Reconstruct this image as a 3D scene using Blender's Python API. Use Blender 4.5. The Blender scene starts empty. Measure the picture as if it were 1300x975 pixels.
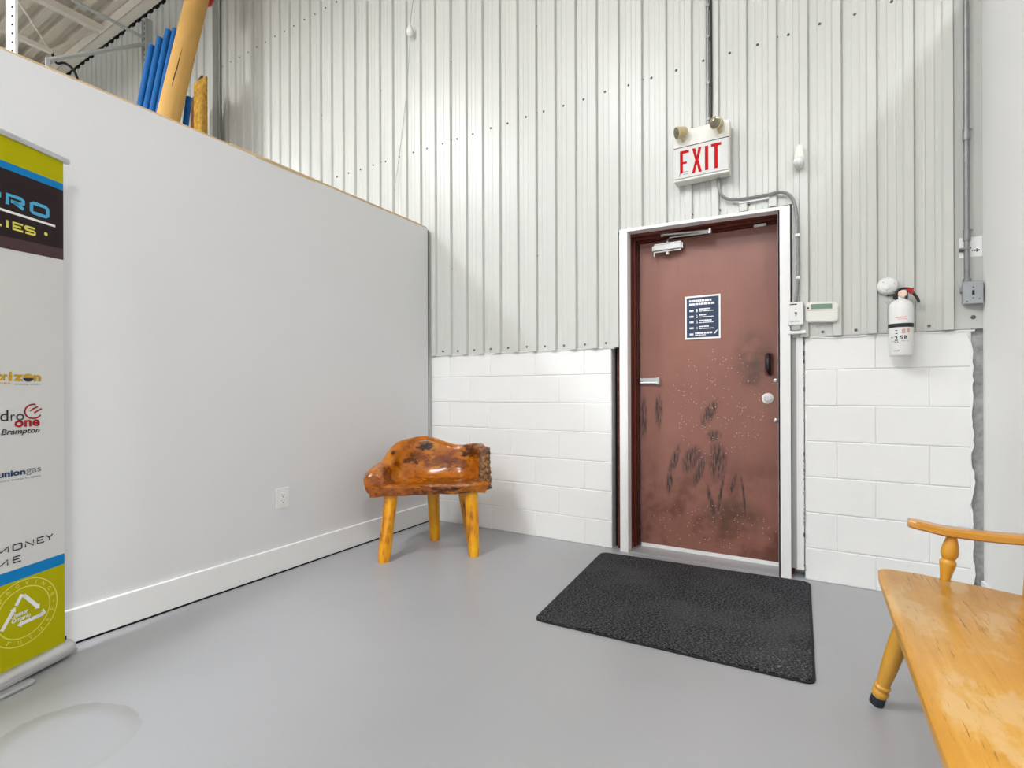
import bpy, bmesh, math, random
from mathutils import Vector, Matrix, noise
random.seed(7)
SC = bpy.context.scene
COL = SC.collection
PI = math.pi

# ------------------------------------------------------------------ camera
YAW, ROLL, FPX, CAMZ, WALL_Y = 0.53118, 0.0035, 643.8, 1.0712, 3.307
cd = bpy.data.cameras.new('camera'); cam = bpy.data.objects.new('camera', cd); COL.objects.link(cam)
cam.location = (0, 0, CAMZ)
cam.matrix_world = Matrix.Translation((0, 0, CAMZ)) @ Matrix.Rotation(YAW, 4, 'Z') @ Matrix.Rotation(PI/2, 4, 'X') @ Matrix.Rotation(-ROLL, 4, 'Z')
cd.sensor_fit = 'HORIZONTAL'; cd.sensor_width = 36.0
cd.lens = 36.0*FPX/1300.0
cd.shift_y = (496.09-487.5)/1300.0
cd.clip_start = 0.05
SC.camera = cam

# ------------------------------------------------------------------ world, lamps and added fill, exposure
w = bpy.data.worlds.new('world'); SC.world = w; w.use_nodes = True
w.node_tree.nodes['Background'].inputs[0].default_value = (0.9, 0.92, 0.95, 1)
w.node_tree.nodes['Background'].inputs[1].default_value = 0.25
LAMP_POWER = 320
LAMPS_AND_FILLS = [(-5.6, -1.2, 5.5, .66), (-2.4, -1.3, 5.5, .34), (-0.6, -5.0, 5.5, .34), (-9.5, -0.5, 5.5, .30), (2.4, -2.2, 5.5, .47), (-1.8, -4.2, 5.5, .30)]  # first two follow shadows and highlights; the rest are unseen, added as fill
for i, (x, y, z, k) in enumerate(LAMPS_AND_FILLS):
    for up, share in ((False, 1.0), (True, .80)):          # upward twin of each lamp, added as fill bounced off the roof
        ld = bpy.data.lights.new('high_bay_or_fill', 'AREA'); ld.shape = 'RECTANGLE'; ld.size = 0.45; ld.size_y = 1.25
        ld.energy = LAMP_POWER*k*share; ld.color = (0.945, 0.985, 1.06)
        lo = bpy.data.objects.new('high_bay_or_fill', ld); COL.objects.link(lo); lo.location = (x, y, z+.08 if up else z-.02)
        if up: lo.rotation_euler = (PI, 0, 0)
SC.view_settings.view_transform = 'Standard'; SC.view_settings.look = 'None'
SC.view_settings.exposure = 0.3; SC.view_settings.gamma = 1.0
SC.view_settings.use_curve_mapping = False

# ------------------------------------------------------------------ materials
def lin(r, g, b):
    f = lambda c: ((c/255)/12.92 if c/255 <= .04045 else (((c/255)+.055)/1.055)**2.4)
    return (f(r), f(g), f(b), 1.0)

class NT:
    def __init__(s, name):
        s.m = bpy.data.materials.new(name); s.m.use_nodes = True
        s.t = s.m.node_tree; s.b = s.t.nodes['Principled BSDF']
    def n(s, kind, **kw):
        nd = s.t.nodes.new(kind)
        for k, v in kw.items(): setattr(nd, k, v)
        return nd
    def l(s, a, b): s.t.links.new(a, b)
    def setv(s, sock, v):
        if hasattr(v, 'is_linked') or hasattr(v, 'links'): s.l(v, sock)
        else: sock.default_value = v
    def math(s, op, a, b=0.0, clamp=False):
        nd = s.n('ShaderNodeMath', operation=op, use_clamp=clamp)
        s.setv(nd.inputs[0], a); s.setv(nd.inputs[1], b); return nd.outputs[0]
    def coord(s, scale=(1, 1, 1), rot=(0, 0, 0), loc=(0, 0, 0)):
        tc = s.n('ShaderNodeTexCoord'); mp = s.n('ShaderNodeMapping')
        mp.inputs['Scale'].default_value = scale; mp.inputs['Rotation'].default_value = rot; mp.inputs['Location'].default_value = loc
        s.l(tc.outputs['Object'], mp.inputs[0]); return mp.outputs[0]
    def noise(s, vec, scale, detail=4, rough=.55, dist=0.0):
        nd = s.n('ShaderNodeTexNoise'); s.l(vec, nd.inputs['Vector'])
        nd.inputs['Scale'].default_value = scale; nd.inputs['Detail'].default_value = detail
        nd.inputs['Roughness'].default_value = rough; nd.inputs['Distortion'].default_value = dist
        return nd.outputs['Fac']
    def ramp(s, fac, stops, interp='LINEAR'):
        nd = s.n('ShaderNodeValToRGB'); nd.color_ramp.interpolation = interp; e = nd.color_ramp.elements
        e[0].position, e[0].color = stops[0]; e[1].position, e[1].color = stops[-1]
        for p, c in stops[1:-1]:
            x = e.new(p); x.color = c
        s.l(fac, nd.inputs[0]); return nd.outputs[0]
    def smooth(s, v, a, b):
        nd = s.n('ShaderNodeMapRange', interpolation_type='SMOOTHSTEP'); s.setv(nd.inputs[0], v)
        nd.inputs[1].default_value = a; nd.inputs[2].default_value = b; return nd.outputs[0]
    def mix(s, fac, a, b):
        nd = s.n('ShaderNodeMix', data_type='RGBA'); s.setv(nd.inputs[0], fac)
        s.setv(nd.inputs[6], a); s.setv(nd.inputs[7], b); return nd.outputs[2]
    def bump(s, h, strength=.2, dist=.01):
        nd = s.n('ShaderNodeBump'); nd.inputs['Strength'].default_value = strength; nd.inputs['Distance'].default_value = dist
        s.l(h, nd.inputs['Height']); s.l(nd.outputs[0], s.b.inputs['Normal'])
    def base(s, v): s.setv(s.b.inputs['Base Color'], v)
    def pbr(s, rough=.5, metal=0.0, spec=.5, coat=0.0):
        s.setv(s.b.inputs['Roughness'], rough); s.b.inputs['Metallic'].default_value = metal
        s.b.inputs['Specular IOR Level'].default_value = spec; s.b.inputs['Coat Weight'].default_value = coat
        s.b.inputs['Coat Roughness'].default_value = .12

def plain(name, c, rough=.5, metal=0.0, spec=.5, var=.06, scale=9, bump=0.0, bscale=60):
    t = NT(name); v = t.coord(); n = t.noise(v, scale, 3)
    a = tuple(max(0, x*(1-var)) for x in c[:3])+(1,); b = tuple(min(1, x*(1+var)) for x in c[:3])+(1,)
    t.base(t.ramp(n, [(.3, a), (.7, b)])); t.pbr(rough, metal, spec)
    if bump: t.bump(t.noise(v, bscale, 4), bump, .004)
    return t.m

M = {}
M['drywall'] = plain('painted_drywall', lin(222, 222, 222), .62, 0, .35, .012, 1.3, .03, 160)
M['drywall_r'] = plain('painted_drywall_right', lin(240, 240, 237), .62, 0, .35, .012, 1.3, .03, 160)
M['white_trim'] = plain('white_trim_paint', lin(238, 238, 236), .4, 0, .45, .015, 4, .04, 40)
M['block'] = plain('white_painted_block', lin(238, 238, 235), .72, 0, .3, .012, 6, .22, 90)
M['mortar'] = plain('painted_mortar', lin(234, 234, 231), .6, 0, .3, .02, 20, .3, 80)
M['rough'] = plain('rough_grey_concrete', lin(182, 182, 180), .9, 0, .2, .3, 22, .8, 50)
M['clad'] = plain('off_white_metal_cladding', lin(203, 204, 198), .33, 0, .5, .012, 2.2)
M['clad_flat'] = plain('grey_white_flat_metal', lin(196, 197, 192), .4, 0, .5, .012, 2.2)
M['steel_dark'] = plain('dark_screw_steel', lin(95, 95, 92), .4, .6, .5)
M['galv'] = plain('galvanised_steel', lin(138, 139, 139), .42, .5, .5, .1, 25)
M['chrome'] = plain('brushed_bright_metal', lin(205, 205, 202), .25, .9, .5, .04, 15)
M['black'] = plain('black_plastic', lin(26, 26, 27), .45)
M['darkgap'] = plain('black_gap_fill', lin(20, 20, 20), .8, 0, .2)  # flat black put in for the shade inside gaps, slots and splits
M['pine'] = plain('raw_pine', lin(205, 178, 138), .7, 0, .3, .12, 18)
M['cream_steel'] = plain('cream_painted_roof_steel', lin(222, 214, 198), .55, 0, .4, .03, 3)
M['deck'] = plain('beige_roof_deck', lin(206, 196, 178), .6, 0, .35, .04, 3)
M['rack'] = plain('white_rack_steel', lin(226, 226, 222), .45, 0, .45)
M['rackgrey'] = plain('grey_rack_steel', lin(170, 172, 168), .45, .2, .45)
M['blue'] = plain('blue_foam', lin(2, 90, 154), .75, 0, .4, .08, 8)
M['tan'] = plain('tan_cardboard', lin(194, 152, 86), .8, 0, .25, .05, 6)
M['red'] = plain('red_plastic', lin(176, 14, 22), .45, 0, .4, .15, 20)
M['brown'] = plain('dark_brown_board', lin(110, 66, 28), .7, 0, .3, .25, 14)
M['white_plastic'] = plain('white_plastic', lin(232, 232, 229), .4, 0, .35, .01)
M['cream_plastic'] = plain('cream_plastic', lin(230, 229, 220), .4, 0, .45, .015)
M['old_cream'] = plain('yellowed_plastic', lin(200, 182, 134), .4, 0, .45, .08, 30)
M['exit_red'] = plain('red_lettering', lin(188, 8, 16), .6, 0, .15, .04)
M['lens'] = plain('lamp_lens', lin(120, 116, 98), .12, .3, .6, .2, 60)
M['jamb'] = plain('dark_red_jamb_paint', lin(98, 40, 26), .38, 0, .45, .1, 7, .05, 50)
M['rust'] = plain('rusty_bare_steel', lin(92, 46, 36), .7, .1, .4, .55, 26, .4, 60)
M['lcd'] = plain('green_lcd', lin(120, 148, 128), .2, 0, .5, .02)
M['navy'] = plain('navy_sign_print', lin(46, 62, 88), .45, 0, .4, .03)
M['white_print'] = plain('white_print', lin(245, 245, 243), .5, 0, .4, .01)
M['dark_print'] = plain('dark_print', lin(48, 48, 50), .6, 0, .3, .05)
M['grey_print'] = plain('grey_print', lin(120, 126, 134), .6, 0, .3, .05)
M['red_print'] = plain('dark_red_print', lin(168, 20, 30), .5, 0, .3, .03)
M['rust_print'] = plain('faded_red_print', lin(214, 160, 148), .5, 0, .3, .05)
M['navy_print'] = plain('navy_print', lin(22, 52, 96), .5, 0, .3, .03)
M['yellow_print'] = plain('gold_print', lin(204, 160, 20), .5, 0, .3, .03)
M['ylw_print'] = plain('pale_yellow_print', lin(232, 224, 96), .5, 0, .3, .03)
M['lime'] = plain('lime_green_vinyl', lin(186, 180, 2), .6, 0, .12, .04, 3)
M['sky'] = plain('bright_blue_vinyl', lin(18, 132, 200), .6, 0, .15, .03)
M['skytext'] = plain('light_blue_print', lin(72, 176, 220), .45, 0, .4, .03)
M['banner_white'] = plain('white_banner_vinyl', lin(222, 222, 219), .42, 0, .4, .01, 2)
M['banner_dark'] = plain('dark_brown_vinyl', lin(48, 36, 38), .6, 0, .15, .06, 3)
M['banner_plum'] = plain('plum_brown_vinyl', lin(82, 62, 64), .6, 0, .15, .06, 3)
M['alu'] = plain('satin_aluminium', lin(205, 206, 208), .32, .7, .5, .04, 8)
M['tape'] = plain('black_blue_tape', lin(28, 32, 44), .5)
M['mat_edge'] = plain('black_rubber_edge', lin(28, 28, 29), .7)
M['jboxgrey'] = plain('grey_metal_box', lin(166, 170, 172), .4, .35, .5, .05, 30)
M['gauge'] = plain('cream_gauge_face', lin(226, 200, 178), .4)

def floor_mat():
    t = NT('grey_painted_concrete'); v = t.coord()
    big = t.noise(v, 1.1, 3); fine = t.noise(v, 14, 5)
    c = t.ramp(big, [(.3, lin(163, 164, 166)), (.7, lin(169, 170, 172))])
    c = t.mix(t.math('MULTIPLY', fine, .10), c, lin(150, 151, 152))
    # old dried spill ring near the banner
    sep = t.n('ShaderNodeSeparateXYZ'); t.l(v, sep.inputs[0])
    wob = t.math('MULTIPLY', t.math('SUBTRACT', t.noise(v, 6, 4), .5), .38)
    dx = t.math('DIVIDE', t.math('ADD', sep.outputs[0], 1.98), .215); dy = t.math('DIVIDE', t.math('SUBTRACT', sep.outputs[1], .64), .185)
    r = t.math('ADD', t.math('SQRT', t.math('ADD', t.math('POWER', dx, 2), t.math('POWER', dy, 2))), wob)
    inner = t.smooth(r, .66, .98); outer = t.math('SUBTRACT', 1.0, t.smooth(r, 1.0, 1.03))
    ring = t.math('MULTIPLY', inner, outer)
    c = t.mix(t.math('MULTIPLY', t.math('MULTIPLY', ring, t.smooth(t.noise(v, 2.2, 2), .30, .55)), .8), c, lin(146, 144, 139))
    t.base(c)
    t.pbr(t.math('ADD', t.math('MULTIPLY', t.noise(v, 5, 4), .12), .27), 0, .45)
    t.bump(t.noise(v, 55, 3), .06, .003)
    return t.m
M['floor'] = floor_mat()

def mat_carpet():
    t = NT('charcoal_fibre_mat'); v = t.coord()
    f = t.noise(t.coord(scale=(1, 2.2, 1), rot=(0, 0, .5)), 95, 3, .7)
    big = t.noise(v, 3, 3)
    c = t.ramp(f, [(.38, lin(14, 14, 17)), (.5, lin(40, 40, 44)), (.63, lin(116, 116, 118))])
    c = t.mix(t.math('MULTIPLY', t.smooth(big, .42, .72), .5), c, lin(84, 84, 82))
    vo = t.n('ShaderNodeTexVoronoi'); t.l(v, vo.inputs['Vector']); vo.inputs['Scale'].default_value = 60
    sep = t.n('ShaderNodeSeparateXYZ'); t.l(v, sep.inputs[0])
    corner = t.math('MULTIPLY', t.smooth(sep.outputs[0], .30, .52), t.smooth(t.math('MULTIPLY', sep.outputs[1], -1.0), .22, .36))
    spk = t.math('MULTIPLY', t.math('LESS_THAN', vo.outputs['Distance'], .22), t.math('GREATER_THAN', t.noise(v, 16, 2), .5))
    c = t.mix(t.math('MULTIPLY', t.math('MULTIPLY', spk, corner), .6), c, lin(170, 168, 162))
    t.base(c); t.pbr(.95, 0, .15); t.bump(f, .9, .006)
    return t.m
M['carpet'] = mat_carpet()

def door_mat():
    t = NT('worn_red_brown_door_paint'); v = t.coord()
    sep = t.n('ShaderNodeSeparateXYZ'); t.l(v, sep.inputs[0]); X, Z = sep.outputs[0], sep.outputs[2]
    n1 = t.noise(v, 2.6, 4); n2 = t.noise(t.coord(scale=(6, 1, 1)), 4, 4)
    c = t.ramp(n1, [(.3, lin(138, 90, 77)), (.7, lin(149, 100, 85))])
    c = t.mix(t.math('MULTIPLY', t.smooth(n2, .5, .8), .3), c, lin(120, 78, 66))
    # grime rising from the bottom and around the pull handle
    low = t.math('MULTIPLY', t.math('SUBTRACT', 1.0, t.smooth(Z, .25, .85)), t.smooth(t.noise(v, 4.5, 4, .6), .42, .66))
    c = t.mix(t.math('MULTIPLY', low, .75), c, lin(84, 44, 28))
    def spot(cx, cz, rx, rz, rot=0.0):
        a = t.math('SUBTRACT', X, cx); b = t.math('SUBTRACT', Z, cz)
        ca, sa = math.cos(rot), math.sin(rot)
        p = t.math('ADD', t.math('MULTIPLY', a, ca), t.math('MULTIPLY', b, sa))
        q = t.math('SUBTRACT', t.math('MULTIPLY', b, ca), t.math('MULTIPLY', a, sa))
        d = t.math('SQRT', t.math('ADD', t.math('POWER', t.math('DIVIDE', p, rx), 2), t.math('POWER', t.math('DIVIDE', q, rz), 2)))
        return t.math('SUBTRACT', 1.0, t.smooth(d, .35, 1.0))
    g = t.math('ADD', spot(.25, 1.24, .15, .26), spot(.12, .27, .26, .16))
    c = t.mix(t.math('MULTIPLY', t.math('MULTIPLY', g, t.smooth(t.noise(v, 7, 5, .65), .25, .7)), .85, clamp=True), c, lin(72, 54, 42))
    st = t.smooth(t.noise(t.coord(scale=(7.5, 1, 1.0), rot=(0, .55, 0)), 14, 4, .7), .38, .62)
    sc = None
    for a in [(-.23, .60, .035, .15, -.3), (-.26, .46, .03, .12, -.1), (-.07, .55, .035, .15, -.35), (-.12, .62, .07, .13, -.5), (.04, .62, .075, .16, 0),
              (.00, .36, .02, .14, .2), (.13, .47, .016, .10, -.25), (-.33, .93, .035, .16, 0), (-.43, .88, .03, .2, 0), (.02, .78, .06, .05, 0),
              (-.01, .92, .05, .12, -.5), (.19, .42, .012, .16, .1), (.06, .42, .014, .2, -.15)]:
        m = spot(*a); sc = m if sc is None else t.math('MAXIMUM', sc, m)
    c = t.mix(t.math('MULTIPLY', t.math('MULTIPLY', sc, t.math('ADD', t.math('MULTIPLY', st, .92), .08)), 1.15, clamp=True), c, lin(44, 38, 37))
    # chipped paint specks
    vo = t.n('ShaderNodeTexVoronoi'); t.l(v, vo.inputs['Vector']); vo.inputs['Scale'].default_value = 62
    sepc = t.n('ShaderNodeSeparateColor'); t.l(vo.outputs['Color'], sepc.inputs[0])
    chip = t.math('MULTIPLY', t.math('LESS_THAN', vo.outputs['Distance'], .17), t.math('GREATER_THAN', sepc.outputs[0], .5))
    zone = t.math('MAXIMUM', spot(.03, .98, .4, .5), t.math('MULTIPLY', spot(0, .2, .6, .22), .8))
    chip = t.math('MULTIPLY', chip, t.math('GREATER_THAN', t.math('MULTIPLY', zone, t.noise(v, 9, 3)), .24))
    c = t.mix(t.math('MULTIPLY', chip, .8), c, lin(222, 196, 184))
    t.base(c); t.pbr(t.math('ADD', t.math('MULTIPLY', n1, .2), .30), 0, .55); t.bump(t.noise(v, 40, 4), .08, .003)
    return t.m
M['door'] = door_mat()

def wood(name, stops, axis='Y', scale=5, stretch=14, rough=.35, streak=None, spots=None, coat=0.0, wear=None):
    t = NT(name)
    sc = {'X': (1, stretch, stretch), 'Y': (stretch, 1, stretch), 'Z': (stretch, stretch, 1)}[axis]
    v = t.coord(); vs = t.coord(scale=sc)
    g = t.noise(vs, scale*.35, 6, .65, .6); b = t.noise(v, scale*.9, 4)
    f = t.math('ADD', t.math('MULTIPLY', g, .6), t.math('MULTIPLY', b, .4))
    c = t.ramp(f, stops)
    if wear:
        c = t.mix(t.math('MULTIPLY', t.smooth(t.noise(t.coord(scale=(1.6, .7, 1)), 6.5, 5, .65), .48, .62), .8), c, wear)
    if streak:
        s2 = t.noise(t.coord(scale=tuple(x*3 for x in sc)), scale*.5, 5, .7)
        c = t.mix(t.math('MULTIPLY', t.smooth(s2, .575, .70), t.smooth(t.noise(v, 4, 2), .40, .58)), c, streak)
    if spots:
        sep = t.n('ShaderNodeSeparateXYZ'); t.l(v, sep.inputs[0])
        wob = t.math('MULTIPLY', t.math('SUBTRACT', t.noise(t.coord(scale=(1, 1, 2.2), rot=(.3, .5, .2)), 17, 6, .72), .5), 4.2)
        for (cx, cy, cz, r, ang, col) in spots:
            dx = t.math('SUBTRACT', sep.outputs[0], cx); dy = t.math('SUBTRACT', sep.outputs[1], cy); dz = t.math('SUBTRACT', sep.outputs[2], cz)
            h = t.math('MULTIPLY', dz, 1.6)
            d = t.math('SQRT', t.math('ADD', t.math('ADD', t.math('POWER', dx, 2), t.math('POWER', dy, 2)), t.math('POWER', h, 2)))
            k = t.math('SUBTRACT', 1.0, t.smooth(t.math('ADD', t.math('DIVIDE', d, r*1.45), wob), .3, 1.15))
            c = t.mix(t.math('MULTIPLY', k, ang), c, col)
    t.base(c); t.pbr(rough, 0, .45, coat); t.bump(g, .12, .004)
    return t.m
M['bench'] = wood('honey_varnished_pine', [(.3, lin(190, 132, 36)), (.5, lin(208, 150, 48)), (.7, lin(222, 172, 82))], 'Y', 5, 16, .38, lin(128, 80, 30), None, .12, lin(218, 180, 118))
M['bench_turned'] = wood('amber_varnished_turning', [(.3, lin(196, 138, 34)), (.7, lin(222, 168, 62))], 'Z', 6, 8, .3, None, None, .3)
M['bench_arm'] = wood('amber_varnished_arm', [(.3, lin(190, 130, 40)), (.7, lin(214, 158, 70))], 'X', 6, 10, .3, lin(120, 72, 24), None, .3)
STOOL_C = (-2.314, 2.338)
STOOL_STOPS = [(.30, lin(62, 22, 3)), (.40, lin(126, 60, 5)), (.50, lin(178, 98, 6)), (.70, lin(208, 136, 20))]
SPOTS = [(-.112, .115, .68, .05, 1.0, lin(24, 10, 4)), (.167, .274, .645, .075, .92, lin(48, 14, 4)), (.10, .25, .56, .07, .6, lin(74, 22, 4)), (-.03, .158, .575, .085, .7, lin(84, 26, 4)),
         (-.168, .027, .59, .045, .85, lin(52, 16, 4)), (-.184, -.262, .52, .075, .75, lin(72, 20, 4)), (-.195, .044, .71, .05, .6, lin(96, 32, 6)), (-.26, -.06, .56, .06, .5, lin(92, 30, 6))]
M['stool'] = wood('orange_varnished_burl', STOOL_STOPS, 'X', 7, 2.4, .24, lin(70, 24, 4), SPOTS, .3)
M['stool_seat'] = wood('orange_varnished_plank', STOOL_STOPS, 'X', 7, 5, .24, lin(70, 24, 4), [(.10, -.02, .425, .14, .85, lin(58, 18, 4)), (.24, .05, .425, .10, .85, lin(48, 14, 4)), (-.08, -.2, .41, .10, .6, lin(84, 30, 6))], .3)
M['stool_leg'] = wood('golden_peeled_log', [(.36, lin(120, 58, 2)), (.46, lin(224, 148, 4)), (.7, lin(242, 188, 14))], 'Z', 9, 7, .28, lin(72, 32, 6), None, .3)
M['bark'] = plain('gnarled_bark', lin(120, 78, 42), .5, 0, .45, .75, 30, .9, 36)
M['bark_light'] = plain('pale_bark_ridge', lin(150, 108, 66), .45, 0, .5, .3, 40)
M['sign_face'] = plain('white_sign_face', lin(212, 212, 208), .45, 0, .3, .01)
M['osb'] = plain('yellow_strand_board', lin(196, 148, 48), .7, 0, .3, .35, 26, .2, 30)

# ------------------------------------------------------------------ geometry helpers
def V(*a): return Vector(a)
def bx(bm, x0, x1, y0, y1, z0, z1):
    vs = [bm.verts.new((x, y, z)) for z in (z0, z1) for y in (y0, y1) for x in (x0, x1)]
    for f in ((0, 2, 3, 1), (4, 5, 7, 6), (0, 1, 5, 4), (2, 6, 7, 3), (0, 4, 6, 2), (1, 3, 7, 5)):
        bm.faces.new([vs[i] for i in f])
    return vs
def basis(d):
    d = d.normalized(); a = V(0, 0, 1) if abs(d.z) < .9 else V(1, 0, 0)
    x = d.cross(a).normalized(); return x, x.cross(d).normalized()
def rings(bm, rr, caps=True):
    for i in range(len(rr)-1):
        a, b = rr[i], rr[i+1]; n = len(a)
        for k in range(n): bm.faces.new((a[k], a[(k+1) % n], b[(k+1) % n], b[k]))
    if caps:
        bm.faces.new(list(reversed(rr[0]))); bm.faces.new(rr[-1])
def lathe(bm, prof, p0, axis, n=20, squash=1.0):
    p0 = Vector(p0); axis = Vector(axis).normalized(); x, y = basis(axis); rr = []
    for r, h in prof:
        rr.append([bm.verts.new(p0+axis*h+x*(r*math.cos(2*PI*k/n))+y*(r*squash*math.sin(2*PI*k/n))) for k in range(n)])
    rings(bm, rr)
def cyl(bm, p0, p1, r, r1=None, n=16):
    p0, p1 = Vector(p0), Vector(p1); r1 = r if r1 is None else r1
    lathe(bm, [(r, 0), (r1, (p1-p0).length)], p0, p1-p0, n)
def spline(pts, k=6):
    pts = [Vector(p) for p in pts]; out = []
    for i in range(len(pts)-1):
        a = pts[max(i-1, 0)]; b = pts[i]; c = pts[i+1]; d = pts[min(i+2, len(pts)-1)]
        for j in range(k):
            t = j/k
            out.append(.5*((2*b)+(c-a)*t+(2*a-5*b+4*c-d)*t*t+(3*b-a-3*c+d)*t**3))
    out.append(pts[-1]); return out
def tube(bm, pts, r, n=8):
    pts = [Vector(p) for p in pts]; rr = []; x = None
    for i, p in enumerate(pts):
        d = (pts[min(i+1, len(pts)-1)]-pts[max(i-1, 0)]).normalized()
        if x is None: x, y = basis(d)
        else:
            x = (x-d*x.dot(d)).normalized(); y = d.cross(x)
        ri = r(i/(len(pts)-1)) if callable(r) else r
        rr.append([bm.verts.new(p+x*(ri*math.cos(2*PI*k/n))+y*(ri*math.sin(2*PI*k/n))) for k in range(n)])
    rings(bm, rr)
def prism(bm, pts, fn, d0, d1):
    a = [bm.verts.new(fn(p[0], p[1], d0)) for p in pts]; b = [bm.verts.new(fn(p[0], p[1], d1)) for p in pts]
    n = len(pts); bm.faces.new(a); bm.faces.new(list(reversed(b)))
    for k in range(n): bm.faces.new((a[(k+1) % n], a[k], b[k], b[(k+1) % n]))
def rrect(x0, x1, z0, z1, r, n=5):
    out = []
    for cx, cz, a0 in ((x1-r, z1-r, 0), (x0+r, z1-r, PI/2), (x0+r, z0+r, PI), (x1-r, z0+r, 3*PI/2)):
        for k in range(n+1):
            a = a0+PI/2*k/n; out.append((cx+r*math.cos(a), cz+r*math.sin(a)))
    return out
def XZ(x, z, y): return (x, y, z)
def YZ(y, z, x): return (x, y, z)
def XY(x, y, z): return (x, y, z)
def B(): return bmesh.new()
ORG = {}
def obj(name, bm, mat, parent=None, org=None, bevel=0.0, smooth=False, seg=1):
    bmesh.ops.recalc_face_normals(bm, faces=bm.faces[:])
    if bevel:
        ed = [e for e in bm.edges if len(e.link_faces) == 2 and e.calc_face_angle(0) > .6]
        bmesh.ops.bevel(bm, geom=ed, offset=bevel, segments=seg, affect='EDGES', clamp_overlap=True)
    o0 = Vector(org) if org is not None else (ORG[parent.name] if parent else Vector((0, 0, 0)))
    bmesh.ops.translate(bm, verts=bm.verts[:], vec=-o0)
    me = bpy.data.meshes.new(name); bm.to_mesh(me); bm.free()
    if smooth:
        for p in me.polygons: p.use_smooth = True
        try: me.set_sharp_from_angle(angle=math.radians(40))
        except Exception: pass
    me.materials.append(mat)
    o = bpy.data.objects.new(name, me); COL.objects.link(o)
    if parent is not None:
        o.parent = parent; o.location = o0-ORG[parent.name]
    else: o.location = o0
    ORG[o.name] = o0
    return o
def thing(name, loc, label=None, cat=None, group=None, kind=None):
    o = bpy.data.objects.new(name, None); COL.objects.link(o); o.location = loc; o.empty_display_size = .1
    ORG[o.name] = Vector(loc); tag(o, label, cat, group, kind); return o
def tag(o, label=None, cat=None, group=None, kind=None):
    if label: o['label'] = label
    if cat: o['category'] = cat
    if group: o['group'] = group
    if kind: o['kind'] = kind
    return o
def struct(name, bm, mat, org=None, **kw):
    return tag(obj(name, bm, mat, None, org, **kw), kind='structure')
def piece(name, me_obj, parent, loc):
    """another copy of an already built part, sharing its mesh"""
    c = me_obj.copy(); COL.objects.link(c); c.parent = parent; c.location = Vector(loc)-ORG[parent.name]; ORG[c.name] = Vector(loc); return c
def text_bm(bm, s, fn, u0, u1, z0, z1, d=0.0, bold=0.0, shear=0.0):
    """lettering fitted into a box u0..u1, z0..z1 of a surface given by fn(u, z, depth)"""
    cu = bpy.data.curves.new('lettering_curve', 'FONT'); cu.body = s; cu.size = 1; cu.offset = bold; cu.shear = shear; cu.resolution_u = 3
    to = bpy.data.objects.new('lettering_source', cu); COL.objects.link(to)
    dg = bpy.context.evaluated_depsgraph_get(); me = bpy.data.meshes.new_from_object(to.evaluated_get(dg))
    bpy.data.objects.remove(to); bpy.data.curves.remove(cu)
    xs = [v.co.x for v in me.vertices]; ys = [v.co.y for v in me.vertices]
    ax, bx_, ay, by = min(xs), max(xs), min(ys), max(ys)
    vs = [bm.verts.new(fn(u0+(v.co.x-ax)/(bx_-ax)*(u1-u0), z0+(v.co.y-ay)/(by-ay)*(z1-z0), d)) for v in me.vertices]
    for p in me.polygons:
        try: bm.faces.new([vs[i] for i in p.vertices])
        except ValueError: pass
    bpy.data.meshes.remove(me)
def quad(bm, fn, u0, u1, z0, z1, d=0.0):
    bm.faces.new([bm.verts.new(fn(u, z, d)) for u, z in ((u0, z0), (u1, z0), (u1, z1), (u0, z1))])
def poly(bm, fn, pts, d=0.0): bm.faces.new([bm.verts.new(fn(u, z, d)) for u, z in pts])
def strip(bm, fn, pts, wd, d=0.0):
    pts = [Vector(p) for p in pts]; L = []; R = []
    for i, p in enumerate(pts):
        t = (pts[min(i+1, len(pts)-1)]-pts[max(i-1, 0)]).normalized(); nrm = Vector((-t.y, t.x))*wd/2
        L.append(bm.verts.new(fn(*(p+nrm), d))); R.append(bm.verts.new(fn(*(p-nrm), d)))
    for i in range(len(pts)-1): bm.faces.new((L[i], L[i+1], R[i+1], R[i]))

# ------------------------------------------------------------------ shell: floor, far walls, roof
b = B(); bx(b, -12, 6.2, -8, 3.9, -.1, 0); struct('floor', b, M['floor'])
b = B(); bx(b, -12.1, -12, -8, 3.6, 0, 6.3); struct('wall_far_left', b, M['clad'])
b = B(); bx(b, 6.2, 6.3, -8, 3.6, 0, 6.3); struct('wall_far_right', b, M['drywall'])
b = B(); bx(b, -12.1, 6.3, -8.1, -8, 0, 6.3); struct('wall_behind', b, M['drywall'])

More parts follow.
